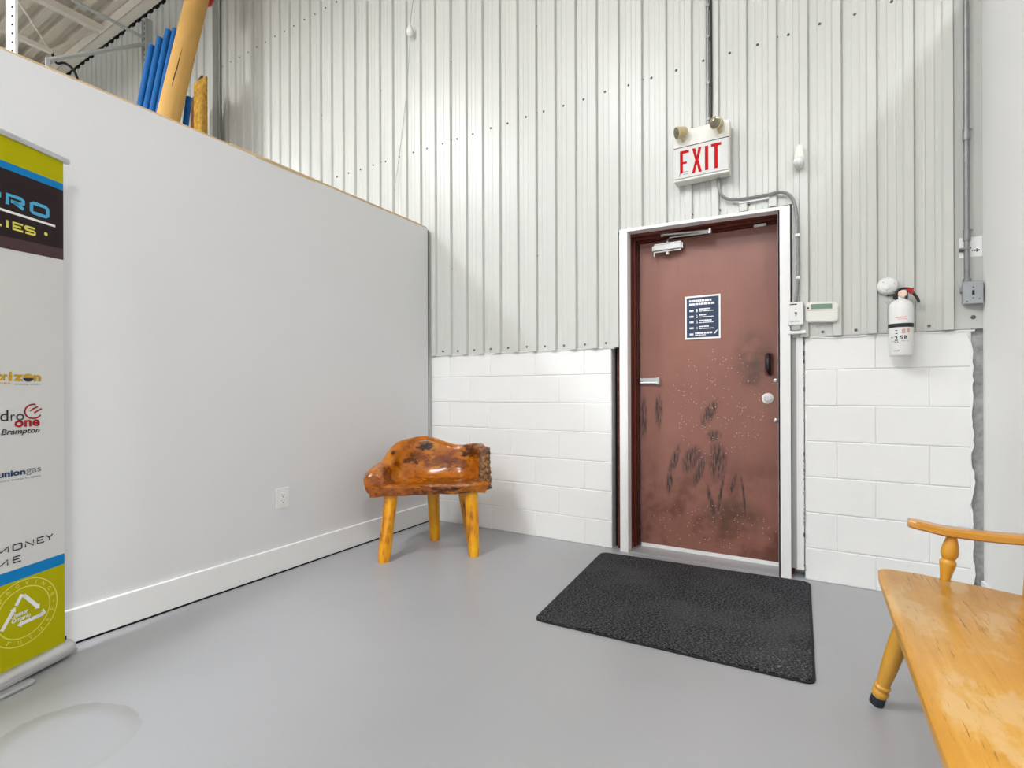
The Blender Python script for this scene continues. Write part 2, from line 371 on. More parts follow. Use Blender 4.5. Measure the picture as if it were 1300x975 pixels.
# roof: trapezoid steel deck with flutes running along the wall, carried on open-web joists
b = B(); prof = []; y = -8.0
while y < 3.45:
    prof += [(y, 6.13), (y+.085, 6.13), (y+.105, 6.21), (y+.185, 6.21)]; y += .205
vs0 = [b.verts.new((-12, p[0], p[1])) for p in prof]; vs1 = [b.verts.new((6.2, p[0], p[1])) for p in prof]
for i in range(len(prof)-1): b.faces.new((vs0[i], vs0[i+1], vs1[i+1], vs1[i]))
roof = struct('ceiling', b, M['deck'])
b = B(); bx(b, -12, 6.2, 3.15, 3.272, 5.985, 6.0); bx(b, -12, 6.2, 3.145, 3.155, 5.985, 6.12); obj('edge_angle', b, M['cream_steel'], roof)
for X in (-10.2, -8.35, -6.5, -4.65, -2.8, -.95, .9):
    b = B(); bx(b, X-.045, X+.045, -8, 3.145, 5.99, 6.08); j = obj('joist', b, M['cream_steel'], roof)
    b = B(); bx(b, X-.03, X+.03, -8, 2.62, 5.40, 5.45); obj('bottom_chord', b, M['cream_steel'], j)
    yy = 2.6; up = True
    pts = [(X, 3.14, 6.04)]
    while yy > -6:
        pts.append((X, yy, 5.43 if up else 6.05)); up = not up; yy -= .42
    for p, q in zip(pts[:9], pts[1:10]):
        b = B(); cyl(b, p, q, .013, n=6); obj('web_rod', b, M['cream_steel'], j)
b = B(); bx(b, -6.45, -6.34, 3.268, 3.30, 5.965, 5.995); first = obj('dark_rib_gap', b, M['darkgap'], roof, org=(-6.45, 3.29, 5.97))  # dark boxes stand in for the shaded gaps above the wall pans
for k in range(1, 28): piece('dark_rib_gap', first, roof, (-6.45-.1561*k, 3.29, 5.97))

# ------------------------------------------------------------------ back wall
Y0 = WALL_Y
b = B()
bx(b, -12, -1.161, Y0+.0045, 3.5, 0, 1.372)
bx(b, -.025, .688, Y0+.0045, 3.5, 0, 1.372)
bx(b, -12, 6.2, Y0+.03, 3.5, 2.14, 6.25); bx(b, -12, -1.161, Y0+.03, 3.5, 1.372, 2.14); bx(b, -.09, 6.2, Y0+.03, 3.5, 1.372, 2.14)
bx(b, .688, 6.2, Y0+.03, 3.5, 0, 1.372)
bx(b, -1.30, .10, 3.52, 3.9, 0, 2.4); bx(b, -1.161, -1.10, 3.40, 3.5, 0, 2.14); bx(b, -.09, -.025, 3.40, 3.5, 0, 1.372)
back = struct('wall_back', b, M['mortar'], org=(0, Y0, 0))

# concrete blocks, seven courses
cache = {}
def block(x0, x1, z0, z1, dz):
    key = (round(x1-x0, 3), round(z1-z0, 3))
    c = ((x0+x1)/2, Y0+dz, (z0+z1)/2)
    if key not in cache:
        hx, hz = (x1-x0)/2, (z1-z0)/2
        q = B(); bx(q, c[0]-hx, c[0]+hx, Y0+dz, Y0+dz+.02, c[2]-hz, c[2]+hz)
        cache[key] = obj('block', q, M['block'], back, org=c, bevel=.0028)
        return cache[key]
    return piece('block', cache[key], back, c)
for k in range(7):
    zt = 1.3818-.2*k-.0026; zb = max(1.1818-.2*k+.0026, 0.001)
    if k == 0: zt = 1.366
    for (xa, xb, off, step) in ((-2.92, -1.161, -2.138 if k % 2 == 0 else -2.333, .390), (-.022, .688, .302 if k % 2 == 0 else .128, .3975)):
        js = [off+step*i for i in range(-4, 5) if xa+.03 < off+step*i < xb-.03]
        ed = [xa]+js+[xb]
        for p, q in zip(ed[:-1], ed[1:]): block(p+.0014, q-.0014, zb, zt, random.uniform(-.0006, .0008))

# ribbed metal sheets: five ribs to a sheet, lapped at the seams
PER, RX0 = .1561, .003
YP = Y0-.006; RH = .018
def sheet(k0, nr, zf, x_end=None, first=False):
    pts = []
    for i in range(nr):
        xl = RX0+PER*(k0+i)
        for dx, h in ((0.0, 0), (.030, 0), (.033, .0022), (.037, .0022), (.040, 0), (.068, 0), (.071, .0022), (.075, .0022), (.078, 0),
                      (.102, 0), (.1085, RH), (.1455, RH), (.1520, .0), (.1526, -.005), (.1556, -.005)):
            pts.append((xl+dx, h))
    pts.append((RX0+PER*(k0+nr)+.004, .0))
    if x_end: pts = [p for p in pts if p[0] < x_end]+[(x_end, 0)]
    q = B(); prev = None
    for (p0, p1) in zip(pts[:-1], pts[1:]):
        z0 = zf((p0[0]+p1[0])/2)
        a = [q.verts.new((p0[0], YP-p0[1]-LAP, z0)), q.verts.new((p1[0], YP-p1[1]-LAP, z0)), q.verts.new((p1[0], YP-p1[1]-LAP, 6.1)), q.verts.new((p0[0], YP-p0[1]-LAP, 6.1))]
        q.faces.new(a)
        t_ = [q.verts.new((p0[0], YP-p0[1]-LAP+.002, z0)), q.verts.new((p1[0], YP-p1[1]-LAP+.002, z0))]
        q.faces.new((a[1], a[0], t_[0], t_[1]))
        if h_gap(p0, p1): q.faces.new((t_[1], t_[0], q.verts.new((p0[0], YP+.004, z0)), q.verts.new((p1[0], YP+.004, z0))))
    bmesh.ops.remove_doubles(q, verts=q.verts[:], dist=1e-5)
    return obj('cladding_sheet', q, M['clad'], back)
def h_gap(p0, p1): return False
def zfoot(x):
    if x < -1.10: return 1.361
    if x < -.093: return 2.13
    return 1.368
LAP = 0.0
for k0 in (-76, -71, -66, -61, -56, -51, -46, -41, -36, -31, -26, -21, -16, -11, -6, -1):
    LAP = .0012 if (k0//5) % 2 else 0.0
    sheet(k0, 5, zfoot)
LAP = 0.0
b = B(); bx(b, .6235, .745, YP-.003, YP+.006, 1.368, 6.1); obj('cladding_sheet', b, M['clad_flat'], back)
# hex screws
q = B(); lathe(q, [(.0085, 0), (.0085, .002), (.0058, .0025), (.0055, .007), (.003, .008)], (0, 0, 0), (0, -1, 0), 6)
scr = obj('screw', q, M['steel_dark'], back, org=(0, 0, 0)); scr.location = Vector((-2.587, YP, 1.395))-ORG[back.name]
XS = [RX0+PER*k+.055 for k in range(-38, 5)]
for x in XS:
    for z, lo, hi in ((1.395, -2.75, .62), (3.10, -3.95, .62), (4.755, -6.0, -3.8)):
        if lo < x < hi and not (z == 1.395 and -1.12 < x < -.02): piece('screw', scr, back, (x+random.uniform(-.006, .006), YP, z+random.uniform(-.004, .004)))
for k in (-26, -21, -16, -11, -6, -1):
    x = RX0+PER*k-.002
    for z in (3.105, 3.74, 2.06):
        if z > 2.2 or k < -6:
            s = piece('screw', scr, back, (x, YP-.002, z)); s.scale = (.55, .6, .55)
for x in (-.95, -.80, -.63, -.47, -.31, -.2): piece('screw', scr, back, (x, YP, 2.165))
# wavy paint and caulk line under the sheets
for xa, xb in ((-2.80, -1.13), (-.02, .70)):
    b = B(); n = int((xb-xa)/.02)
    tube(b, [(xa+(xb-xa)*i/n, Y0-.002, 1.360+.009*noise.noise((xa*3+i*.23, 0, 0))) for i in range(n+1)], lambda t: .0055+.0025*noise.noise((t*40, 3, 0)), 6)
    obj('caulk_bead', b, M['block'], back)
# broken rough concrete edge at the right end of the block
b = B(); n = 60; L = []; R = []; K = []
for i in range(n+1):
    z = 1.37*i/n; e = .692+.014*noise.noise((0, z*9, 0))+.008*noise.noise((5, z*31, 0)) - (.03*max(0, (z-1.28)/.09) if z > 1.28 else 0)
    L.append(b.verts.new((e, Y0-.004, z))); K.append(b.verts.new((e+.004, Y0+.022, z))); R.append(b.verts.new((.745, Y0+.020+.004*noise.noise((9, z*20, 0)), z)))
for i in range(n):
    b.faces.new((L[i], L[i+1], K[i+1], K[i])); b.faces.new((K[i], K[i+1], R[i+1], R[i]))
obj('broken_edge', b, M['rough'], back)
b = B()
for i in range(n):
    z0, z1 = 1.365*i/n, 1.365*(i+1)/n
    e0 = .692+.014*noise.noise((0, z0*9, 0))+.008*noise.noise((5, z0*31, 0)) - (.03*max(0, (z0-1.28)/.09) if z0 > 1.28 else 0)
    e1 = .692+.014*noise.noise((0, z1*9, 0))+.008*noise.noise((5, z1*31, 0)) - (.03*max(0, (z1-1.28)/.09) if z1 > 1.28 else 0)
    b.faces.new([b.verts.new(p) for p in ((.683, Y0-.0005, z0), (e0, Y0-.004, z0), (e1, Y0-.004, z1), (.683, Y0-.0005, z1))])
bmesh.ops.remove_doubles(b, verts=b.verts[:], dist=1e-5)
obj('paint_skin', b, M['block'], back)
# pencilled cross beside the alarm
b = B(); strip(b, XZ, [(.279, 1.632), (.291, 1.612), (.301, 1.597)], .0035, YP-.0008); strip(b, XZ, [(.301, 1.630), (.28, 1.598)], .0035, YP-.0009); obj('pencil_cross', b, M['grey_print'], back)
# rust stained gaps either side of the door frame
b = B(); bx(b, -1.130, -1.102, 3.335, 3.40, 0, 1.36); obj('rusty_jamb', b, M['rust'], back)
b = B(); bx(b, -1.158, -1.130, 3.385, 3.40, 0, 1.36); obj('dark_gap', b, M['darkgap'], back)
b = B(); bx(b, -.093, -.066, 3.325, 3.40, 0.05, 1.40); obj('jamb_backing', b, M['clad_flat'], back)
b = B(); bx(b, -.066, -.030, 3.306, 3.40, 0.05, 1.385); obj('jamb_backing', b, M['white_trim'], back)
b = B()
for i in range(60):
    z = random.uniform(.05, 1.34); h = random.uniform(.004, .02); bx(b, -.0305-random.uniform(0, .004), -.0255, Y0-.002, Y0+.004, z, z+h)
tag(obj('paint_flake', b, M['rough'], back), kind='stuff')

# steel column in front of the wall further left
b = B(); bx(b, -5.80, -5.735, 3.19, 3.20, 0, 5.98); bx(b, -5.80, -5.735, 3.262, 3.272, 0, 5.98); bx(b, -5.772, -5.763, 3.20, 3.262, 0, 5.98)
struct('trim_steel_column', b, M['clad_flat'], org=(-5.77, 3.17, 0))

# ------------------------------------------------------------------ left partition, right partition, skirtings
XL, ZT = -2.7116, 2.409
b = B(); bx(b, -2.83, XL, -2.6, 3.252, 0, ZT)
left = struct('wall_left', b, M['drywall'], org=(XL, 3.2, 0))
b = B(); bx(b, -2.826, XL-.002, -2.6, 3.248, ZT, ZT+.0105); obj('top_plate', b, M['pine'], left, bevel=.002)
b = B(); bx(b, -2.82, XL-.03, 1.62, 3.21, ZT+.0105, ZT+.030); obj('top_plate', b, M['pine'], left, bevel=.002)
b = B(); bx(b, -2.826, XL+.002, 1.75, 2.15, ZT-.005, ZT+.003); obj('wood_shim', b, M['pine'], left)
b = B(); bx(b, -2.83, -2.7130, 3.252, 3.263, 0, ZT-.01); obj('black_edge_strip', b, M['darkgap'], left)  # thin black strip along the end of the partition
b = B(); bx(b, -2.83, -2.726, 3.263, 3.300, 0, ZT-.01); obj('filler_strip', b, M['clad'], left)
b = B(); bx(b, XL-.004, -2.695, -2.6, 3.252, .009, .150); struct('baseboard_left', b, M['white_trim'], org=(-2.70, 1, 0), bevel=.0025)
b = B(); bx(b, XL+.001, -2.6975, -2.6, 3.252, 0, .009); struct('trim_floor_gap', b, M['darkgap'])  # black strip put in for the shade under the skirting
XR = .728
b = B(); bx(b, XR, XR+.12, -2.4, 3.296, 0, 3.1); struct('wall_right', b, M['drywall_r'], org=(XR, 1, 0), bevel=.003)
b = B(); bx(b, .714, XR, -2.4, 3.27, .002, .145); struct('baseboard_right', b, M['white_trim'], org=(.72, 1, 0), bevel=.0025)
# storage block behind the partition: its flat top carries the long goods
b = B(); bx(b, -7.3, -2.84, 1.75, 3.24, 0, 2.36); struct('wall_storage_room', b, M['drywall'])

# ------------------------------------------------------------------ door, frame
fr = thing('trim_1', (-.57, 3.33, 0), kind='structure')
def lq(x0, x1, zl, zr, y0, y1, h): # member with slightly different end heights
    q = B(); prism(q, [(x0, zl-h), (x1, zr-h), (x1, zr), (x0, zl)], XZ, y0, y1); return q
b = B(); bx(b, -1.092, -1.047, 3.272, 3.30, 0, 2.118); bx(b, -1.049, -1.037, 3.272, 3.345, 0, 2.118); obj('casing', b, M['white_trim'], fr, bevel=.002)
b = B(); bx(b, -.157, -.094, 3.272, 3.30, 0, 2.100); bx(b, -.157, -.145, 3.272, 3.345, 0, 2.100); obj('casing', b, M['white_trim'], fr, bevel=.002)
q = lq(-1.092, -.094, 2.140, 2.118, 3.272, 3.345, .021); obj('casing', q, M['white_trim'], fr, bevel=.002)
def jamb(q_list):
    q = B()
    for a in q_list: bx(q, *a)
    return obj('door_jamb', q, M['jamb'], fr, bevel=.003)
jamb([(-1.075, -1.036, 3.345, 3.40, 0, 2.12), (-1.075, -1.022, 3.40, 3.425, 0, 2.12), (-1.075, -1.031, 3.425, 3.445, 0, 2.12), (-1.075, -1.018, 3.445, 3.47, 0, 2.12)])
jamb([(-.150, -.08, 3.345, 3.52, 0, 2.12)])
jamb([(-1.075, -.10, 3.345, 3.395, 2.098, 2.125), (-1.075, -.10, 3.395, 3.42, 2.086, 2.125), (-1.075, -.10, 3.42, 3.445, 2.094, 2.125), (-1.075, -.10, 3.445, 3.47, 2.078, 2.125)])
b = B(); prism(b, [(-1.1, 3.29), (-.02, 3.30), (-.02, 3.5), (-1.1, 3.5)], XY, 0.0, .006); obj('sill', b, M['floor'], fr)

dr = thing('door_1', (-.55, 3.45, 0), kind='structure')
b = B(); bx(b, -1.006, -.10, 3.45, 3.495, .028, 2.074); obj('door_leaf', b, M['door'], dr, bevel=.003)
b = B(); bx(b, -1.0, -.155, 3.447, 3.50, .006, .030); obj('white_foot_strip', b, M['white_trim'], dr)  # thin white strip across the foot of the door
cl = None
b = B(); bx(b, -.905, -.708, 3.385, 3.45, 1.985, 2.043); cl = obj('door_closer', b, M['chrome'], dr, bevel=.012, smooth=True, seg=3)
b = B(); cyl(b, (-.81, 3.415, 1.988), (-.81, 3.415, 1.966), .014); obj('adjuster_cap', b, M['chrome'], cl, smooth=True)
b = B(); cyl(b, (-.81, 3.415, 2.04), (-.81, 3.415, 2.06), .012); obj('spindle', b, M['chrome'], cl, smooth=True)
b = B(); cyl(b, (-.893, 3.40, 1.99), (-.893, 3.40, 1.960), .007); obj('adjuster_screw', b, M['chrome'], cl, smooth=True)
b = B(); tube(b, spline([(-.81, 3.40, 2.06), (-.79, 3.385, 2.062), (-.77, 3.37, 2.066), (-.65, 3.355, 2.058), (-.54, 3.345, 2.052)], 4), .006, 6); obj('link_arm', b, M['chrome'], cl, smooth=True)
b = B(); cyl(b, (-.540, 3.345, 2.062), (-.835, 3.388, 2.098), .0105, n=10); cyl(b, (-.535, 3.345, 2.045), (-.535, 3.345, 2.075), .013); cyl(b, (-.838, 3.389, 2.082), (-.838, 3.389, 2.112), .014); obj('link_arm', b, M['chrome'], cl, smooth=True)
# black pull handle
b = B(); tube(b, spline([(-.214, 3.449, 1.285), (-.214, 3.415, 1.275), (-.216, 3.395, 1.23), (-.214, 3.405, 1.19), (-.210, 3.449, 1.168)], 5), lambda t: .008+.007*math.sin(PI*t), 10)
h = obj('pull_handle', b, M['black'], dr, smooth=True)
b = B(); prism(b, rrect(-.238, -.190, 1.155, 1.298, .02), XZ, 3.446, 3.451); obj('back_plate', b, M['jamb'], h)
b = B(); lathe(b, [(.033, 0), (.033, .005), (.028, .009), (.022, .010)], (-.221, 3.451, 1.019), (0, -1, 0), 28); dl = obj('deadbolt', b, M['white_plastic'], dr, smooth=True)
b = B(); lathe(b, [(.021, 0), (.020, .004), (.014, .005)], (-.221, 3.4415, 1.019), (0, -1, 0), 24); bx(b, -.2235, -.2185, 3.430, 3.438, 1.008, 1.030); obj('thumb_turn', b, M['chrome'], dl, smooth=True)
for z in (1.127, .886):
    b = B(); lathe(b, [(.013, 0), (.012, .005), (.006, .007)], (-.179, 3.451, z), (0, -1, 0), 14); obj('bolt_head', b, M['chrome'], dr, smooth=True)
b = B(); bx(b, -1.005, -.868, 3.436, 3.451, 1.108, 1.158); st_ = obj('strike_plate', b, M['chrome'], dr, bevel=.004)
b = B(); cyl(b, (-1.0, 3.432, 1.122), (-.885, 3.432, 1.122), .007, n=10); bx(b, -.888, -.868, 3.425, 3.437, 1.110, 1.157); obj('slide_bar', b, M['chrome'], st_)
b = B(); bx(b, -.295, -.225, 3.425, 3.45, 2.068, 2.083); obj('door_contact', b, M['white_plastic'], dr, bevel=.004)
# laminated notice fixed on the door
nt = thing('door_notice', (-.595, 3.447, 1.54), 'white edged navy blue printed notice stuck on the red-brown door', 'sign')
b = B(); bx(b, -.704, -.488, 3.444, 3.4495, 1.401, 1.683); obj('board', b, M['white_print'], nt)
b = B(); bx(b, -.694, -.498, 3.4425, 3.4440, 1.413, 1.672); obj('blue_panel', b, M['navy'], nt)
b = B()
def bars(bm, u0, u1, z0, z1, d, cells, fn=XZ):
    u = u0
    for wd in cells:
        quad(bm, fn, u, min(u+wd*.86, u1), z0, z1, d); u += wd
        if u >= u1: break
D_ = 3.4418
bars(b, -.678, -.54, 1.643, 1.657, D_, [.014, .012, .013, .011, .015, .012, .02, .013, .015, .012, .02])
bars(b, -.678, -.522, 1.622, 1.635, D_, [.02, .018, .022, .013, .018, .024, .02, .02, .02])
for i, z in enumerate((1.587, 1.549, 1.513, 1.474)):
    bars(b, -.676, -.650, z-.006, z+.006, D_, [.006, .01, .008, .006])
    text_bm(b, '1234'[i], XZ, -.634, -.626, z-.010, z+.010, D_, .01)
    bars(b, -.616, (-.546, -.574, -.540, -.558)[i], z+.004, z+.012, D_, [.012, .016, .02, .012, .01, .02])
    bars(b, -.616, -.528, z-.008, z-.003, D_, [.02, .03, .018, .03])
bars(b, -.676, -.652, 1.428, 1.440, D_, [.008, .01, .009])
bars(b, -.642, -.536, 1.434, 1.446, D_, [.012, .016, .010, .018, .014, .02, .015, .012]); bars(b, -.642, -.57, 1.425, 1.430, D_, [.02, .02, .03])
poly(b, XZ, [(-.530, 1.432), (-.518, 1.432), (-.510, 1.448), (-.522, 1.443)], D_); poly(b, XZ, [(-.520, 1.447), (-.505, 1.458), (-.509, 1.447)], D_)
tag(obj('print', b, M['white_print'], nt), kind='stuff')

# ------------------------------------------------------------------ EXIT sign with emergency lamps
ex = thing('exit_sign', (-.56, 3.28, 2.35), 'cream EXIT sign box with red letters and two emergency lamps above the door', 'sign')
b = B(); bx(b, -.722, -.402, 3.205, 3.285, 2.350, 2.660); obj('housing', b, M['cream_plastic'], ex, bevel=.004)
b = B(); bx(b, -.716, -.408, 3.199, 3.206, 2.364, 2.552); face = obj('face_plate', b, M['sign_face'], ex, bevel=.002)
b = B(); bx(b, -.720, -.404, 3.2035, 3.206, 2.553, 2.558); obj('seam', b, M['dark_print'], ex)
YF = 3.1985
b = B(); poly(b, XZ, [(-.682, 2.389), (-.664, 2.398), (-.664, 2.449), (-.641, 2.449), (-.641, 2.463), (-.664, 2.463), (-.664, 2.513), (-.628, 2.513), (-.628, 2.531), (-.682, 2.531)], YF)
obj('letter', b, M['exit_red'], face)
b = B(); poly(b, XZ, [(-.612, 2.382), (-.594, 2.382), (-.583, 2.432), (-.572, 2.382), (-.554, 2.382), (-.5735, 2.457), (-.556, 2.531), (-.574, 2.531), (-.583, 2.483), (-.592, 2.531), (-.610, 2.531), (-.5925, 2.457)], YF)
obj('letter', b, M['exit_red'], face)
b = B(); quad(b, XZ, -.537, -.518, 2.384, 2.530, YF)
obj('letter', b, M['exit_red'], face)
b = B(); poly(b, XZ, [(-.484, 2.383), (-.465, 2.383), (-.465, 2.515), (-.445, 2.515), (-.445, 2.532), (-.502, 2.532), (-.502, 2.515), (-.484, 2.515)], YF)
obj('letter', b, M['exit_red'], face)
b = B(); quad(b, XZ, -.662, -.632, 2.399, 2.403, YF); quad(b, XZ, -.662, -.632, 2.386, 2.389, YF); quad(b, XZ, -.686, -.682, 2.375, 2.392, YF); tag(obj('peeled_outline', b, M['grey_print'], face), kind='stuff')
for (px, pz, aim) in ((-.672, 2.628, V(-.75, -.6, -.30)), (-.462, 2.628, V(-.28, -.9, -.25))):
    aim = aim.normalized(); c = V(px, 3.155, pz)
    b = B(); lathe(b, [(.012, -.045), (.022, -.04), (.028, -.02), (.034, .01), (.036, .022), (.033, .024)], c, aim, 20); lamp = obj('emergency_lamp', b, M['old_cream'], ex, smooth=True)
    b = B(); lathe(b, [(.0325, 0.0235), (.022, .028), (.008, .030)], c, aim, 18); obj('lens', b, M['lens'], lamp, smooth=True)
    b = B(); cyl(b, (px+.012, 3.206, pz-.035), c+V(0, 0, -.012), .010, n=10); obj('swivel', b, M['old_cream'], lamp, smooth=True)

def clips(parent, pts, r, mat, horiz=False):
    first = None
    for p in pts:
        if first is None:
            q = B(); bx(q, p[0]-r*1.15, p[0]+r*1.15, p[1]-r*1.15, YP, p[2]-.007, p[2]+.007); bx(q, p[0]+r, p[0]+r*2.8, YP-.004, YP, p[2]-.007, p[2]+.007)
            first = obj('clip', q, mat, parent, org=p)
        else: piece('clip', first, parent, p)
cn = thing('conduit', (-.522, 3.27, 2.66), 'thin grey conduit rising from the EXIT sign up the metal wall', 'conduit')
b = B(); cyl(b, (-.530, 3.272, 2.655), (-.530, 3.272, 5.9), .0085, n=10); obj('pipe', b, M['galv'], cn, smooth=True)
clips(cn, [(-.530, 3.272, z) for z in (2.72, 2.94, 3.22, 3.41, 3.9)], .0085, M['galv'])
b = B(); tube(b, spline([(-.511, 3.276, 2.655), (-.5095, 3.272, 3.0), (-.511, 3.273, 3.4), (-.510, 3.272, 3.9), (-.510, 3.274, 5.9)], 5), .006, 6)
tag(obj('power_cable', b, M['black'], None, org=(-.51, 3.27, 2.66), smooth=True), 'black cable running beside the thin conduit above the EXIT sign', 'cable')
fx = thing('flexible_conduit', (-.06, 3.27, 1.56), 'bent grey armoured cable from EXIT sign round door corner to control box', 'cable')
P = [(-.472, 3.268, 2.352), (-.470, 3.27, 2.30), (-.455, 3.27, 2.245), (-.415, 3.27, 2.210), (-.351, 3.27, 2.198), (-.28, 3.27, 2.196), (-.205, 3.27, 2.197), (-.145, 3.27, 2.199), (-.10, 3.27, 2.175),
     (-.072, 3.27, 2.12), (-.060, 3.27, 2.02), (-.058, 3.27, 1.90), (-.055, 3.27, 1.77), (-.058, 3.27, 1.65), (-.068, 3.27, 1.56)]
b = B(); tube(b, spline(P, 5), .0088, 8); obj('armoured_sheath', b, M['galv'], fx, smooth=True)
clips(fx, [(-.058, 3.272, 1.94), (-.056, 3.272, 1.70)], .009, M['chrome'])
b = B(); bx(b, -.36, -.20, 3.277, 3.287, 2.176, 2.190); obj('wood_packer', b, M['white_trim'], fx)

# motion sensor to the right of the sign
ms = thing('motion_sensor', (-.045, 3.28, 2.30), 'small white teardrop motion sensor on the metal wall right of EXIT sign', 'sensor')
b = B(); prism(b, [(-.058, 2.435), (-.034, 2.435), (-.024, 2.36), (-.022, 2.325), (-.045, 2.305), (-.072, 2.325), (-.072, 2.36)], XZ, 3.235, 3.297); obj('body', b, M['cream_plastic'], ms, bevel=.006, seg=2)
b = B(); lathe(b, [(.027, 0), (.026, .010), (.021, .020), (.012, .027), (.003, .029)], (-.050, 3.236, 2.338), (-.15, -1, -.25), 18); obj('lens_dome', b, M['white_plastic'], ms, smooth=True)

# control box, keypad
cb = thing('control_box', (-.067, 3.28, 1.434), 'small white lidded box with handwritten marks beside the top of door casing', 'box')
b = B(); bx(b, -.104, -.030, 3.250, 3.297, 1.434, 1.561); obj('case', b, M['white_plastic'], cb, bevel=.003)
b = B(); YB = 3.2492
bars(b, -.096, -.062, 1.546, 1.553, YB, [.007, .006, .008, .006, .009]); text_bm(b, '9', XZ, -.073, -.061, 1.485, 1.507, YB, .02)
quad(b, XZ, -.070, -.067, 1.522, 1.525, YB)
strip(b, XZ, [(-.096+.0042*i, 1.4515+(.004 if i % 2 else -.002)+(.004 if i in (0, 7) else 0)) for i in range(12)], .0018, YB); tag(obj('marks', b, M['dark_print'], cb), kind='stuff')
b = B(); bx(b, -.090, -.044, 3.255, 3.298, 1.404, 1.434); obj('cable_gland', b, M['rackgrey'], cb, bevel=.003)
b = B(); bx(b, -.106, -.018, 3.262, 3.31, 1.385, 1.404); obj('ledge', b, M['white_trim'], cb, bevel=.003)
kp = thing('alarm_keypad', (.057, 3.29, 1.44), 'wide rounded white alarm keypad with green display right of the door', 'keypad')
def KZ(x, z, y): return (x, y, z-.05*(x-.057))
b = B(); prism(b, rrect(-.020, .134, 1.443, 1.553, .022, 6), KZ, 3.262, 3.298); obj('case', b, M['cream_plastic'], kp, bevel=.006, seg=2)
b = B(); prism(b, rrect(.004, .106, 1.515, 1.542, .002, 2), KZ, 3.2605, 3.262); obj('display', b, M['lcd'], kp)
b = B(); lathe(b, [(.005, 0), (.004, .002)], KZ(-.007, 1.521, 3.262), (0, -1, 0), 10); obj('indicator', b, M['dark_print'], kp)
b = B(); quad(b, KZ, -.012, .126, 1.5065, 1.5080, 3.2614); obj('flap_line', b, M['grey_print'], kp)

# smoke alarm
sd = thing('smoke_alarm', (.352, 3.28, 1.612), 'round white smoke alarm on the metal wall above the fire extinguisher', 'alarm')
b = B(); lathe(b, [(.047, 0), (.047, .012), (.044, .026), (.036, .034), (.012, .037), (.002, .037)], (.352, YP-.001, 1.612), (0, -1, 0), 32); obj('case', b, M['white_plastic'], sd, smooth=True)
b = B()
for a in range(3):
    t = a*2*PI/3+.3; cx, cz = .352+.028*math.cos(t), 1.612+.028*math.sin(t); lathe(b, [(.003, 0), (.002, .0012)], (cx, YP-.0362, cz), (0, -1, 0), 8)
tag(obj('vent', b, M['rackgrey'], sd), kind='stuff')
b = B(); lathe(b, [(.013, 0), (.012, .003), (.008, .004)], (.345, YP-.037, 1.604), (0, -1, 0), 16); obj('test_button', b, M['white_trim'], sd, smooth=True)

# ------------------------------------------------------------------ fire extinguisher
fe = thing('fire_extinguisher', (.400, 3.232, 1.243), 'white wall-hung fire extinguisher with black band and black handle', 'fire extinguisher')
ec = V(.400, 3.232, 0)
b = B(); lathe(b, [(.030, 1.243), (.048, 1.243), (.0515, 1.249), (.0515, 1.482), (.049, 1.500), (.040, 1.516), (.026, 1.526), (.020, 1.530)], ec, (0, 0, 1), 36); obj('cylinder', b, M['white_plastic'], fe, smooth=True)
b = B(); lathe(b, [(.0515, 1.384), (.0526, 1.384), (.0526, 1.404), (.0515, 1.404)], ec, (0, 0, 1), 36); obj('band', b, M['black'], fe, smooth=True)
b = B(); lathe(b, [(.021, 1.528), (.021, 1.548), (.018, 1.556), (.016, 1.566)], ec, (0, 0, 1), 18); obj('valve', b, M['white_plastic'], fe, smooth=True)
b = B(); lathe(b, [(.019, 0), (.018, .006), (.012, .007)], (.405, 3.210, 1.555), (-.2, -1, 0), 20); obj('gauge', b, M['gauge'], fe, smooth=True)
lv = B(); tube(lv, spline([(.372, 3.222, 1.532), (.376, 3.218, 1.552), (.388, 3.218, 1.575), (.410, 3.222, 1.583), (.440, 3.232, 1.578), (.452, 3.235, 1.555), (.466, 3.235, 1.535), (.474, 3.235, 1.508)], 4), .0065, 8)
bx(lv, .342, .378, 3.215, 3.235, 1.550, 1.557); bx(lv, .376, .388, 3.214, 3.240, 1.53, 1.56); bx(lv, .418, .428, 3.216, 3.240, 1.53, 1.57)
obj('lever', lv, M['black'], fe, smooth=True)
b = B(); prism(b, [(.418, 1.578), (.449, 1.580), (.449, 1.553), (.436, 1.552)], XZ, 3.205, 3.218); obj('pin_guard', b, M['red'], fe)
b = B(); tube(b, [(.348+.012*math.cos(a*PI/8), 3.226, 1.524+.011*math.sin(a*PI/8)) for a in range(17)], .0018, 5); obj('pull_ring', b, M['chrome'], fe)
b = B(); bx(b, .385, .415, 3.282, YP, 1.38, 1.56); obj('bracket', b, M['black'], fe)
def EX(u, z, d):  # print wrapped on the cylinder; u = arc position, facing the room
    a = u/.0515-.12; r = .0519+d; return (ec.x+r*math.sin(a), ec.y-r*math.cos(a), z)
b = B(); bars(b, -.022, .044, 1.4305, 1.4365, 0, [.006, .007, .006, .008, .007, .006, .008], EX); bars(b, -.014, .034, 1.423, 1.426, 0, [.008, .014, .01, .012], EX)
bars(b, .004, .020, 1.352, 1.374, 0, [.004, .006, .005], EX); bars(b, .024, .040, 1.356, 1.376, 0, [.005, .004, .006], EX); tag(obj('red_print', b, M['rust_print'], fe), kind='stuff')
b = B(); text_bm(b, '2', EX, -.026, -.012, 1.316, 1.342, 0, .02); quad(b, EX, -.026, -.010, 1.308, 1.312); text_bm(b, '5', EX, -.004, .008, 1.324, 1.342, 0, .02); text_bm(b, 'B', EX, .014, .026, 1.324, 1.342, 0, .03)
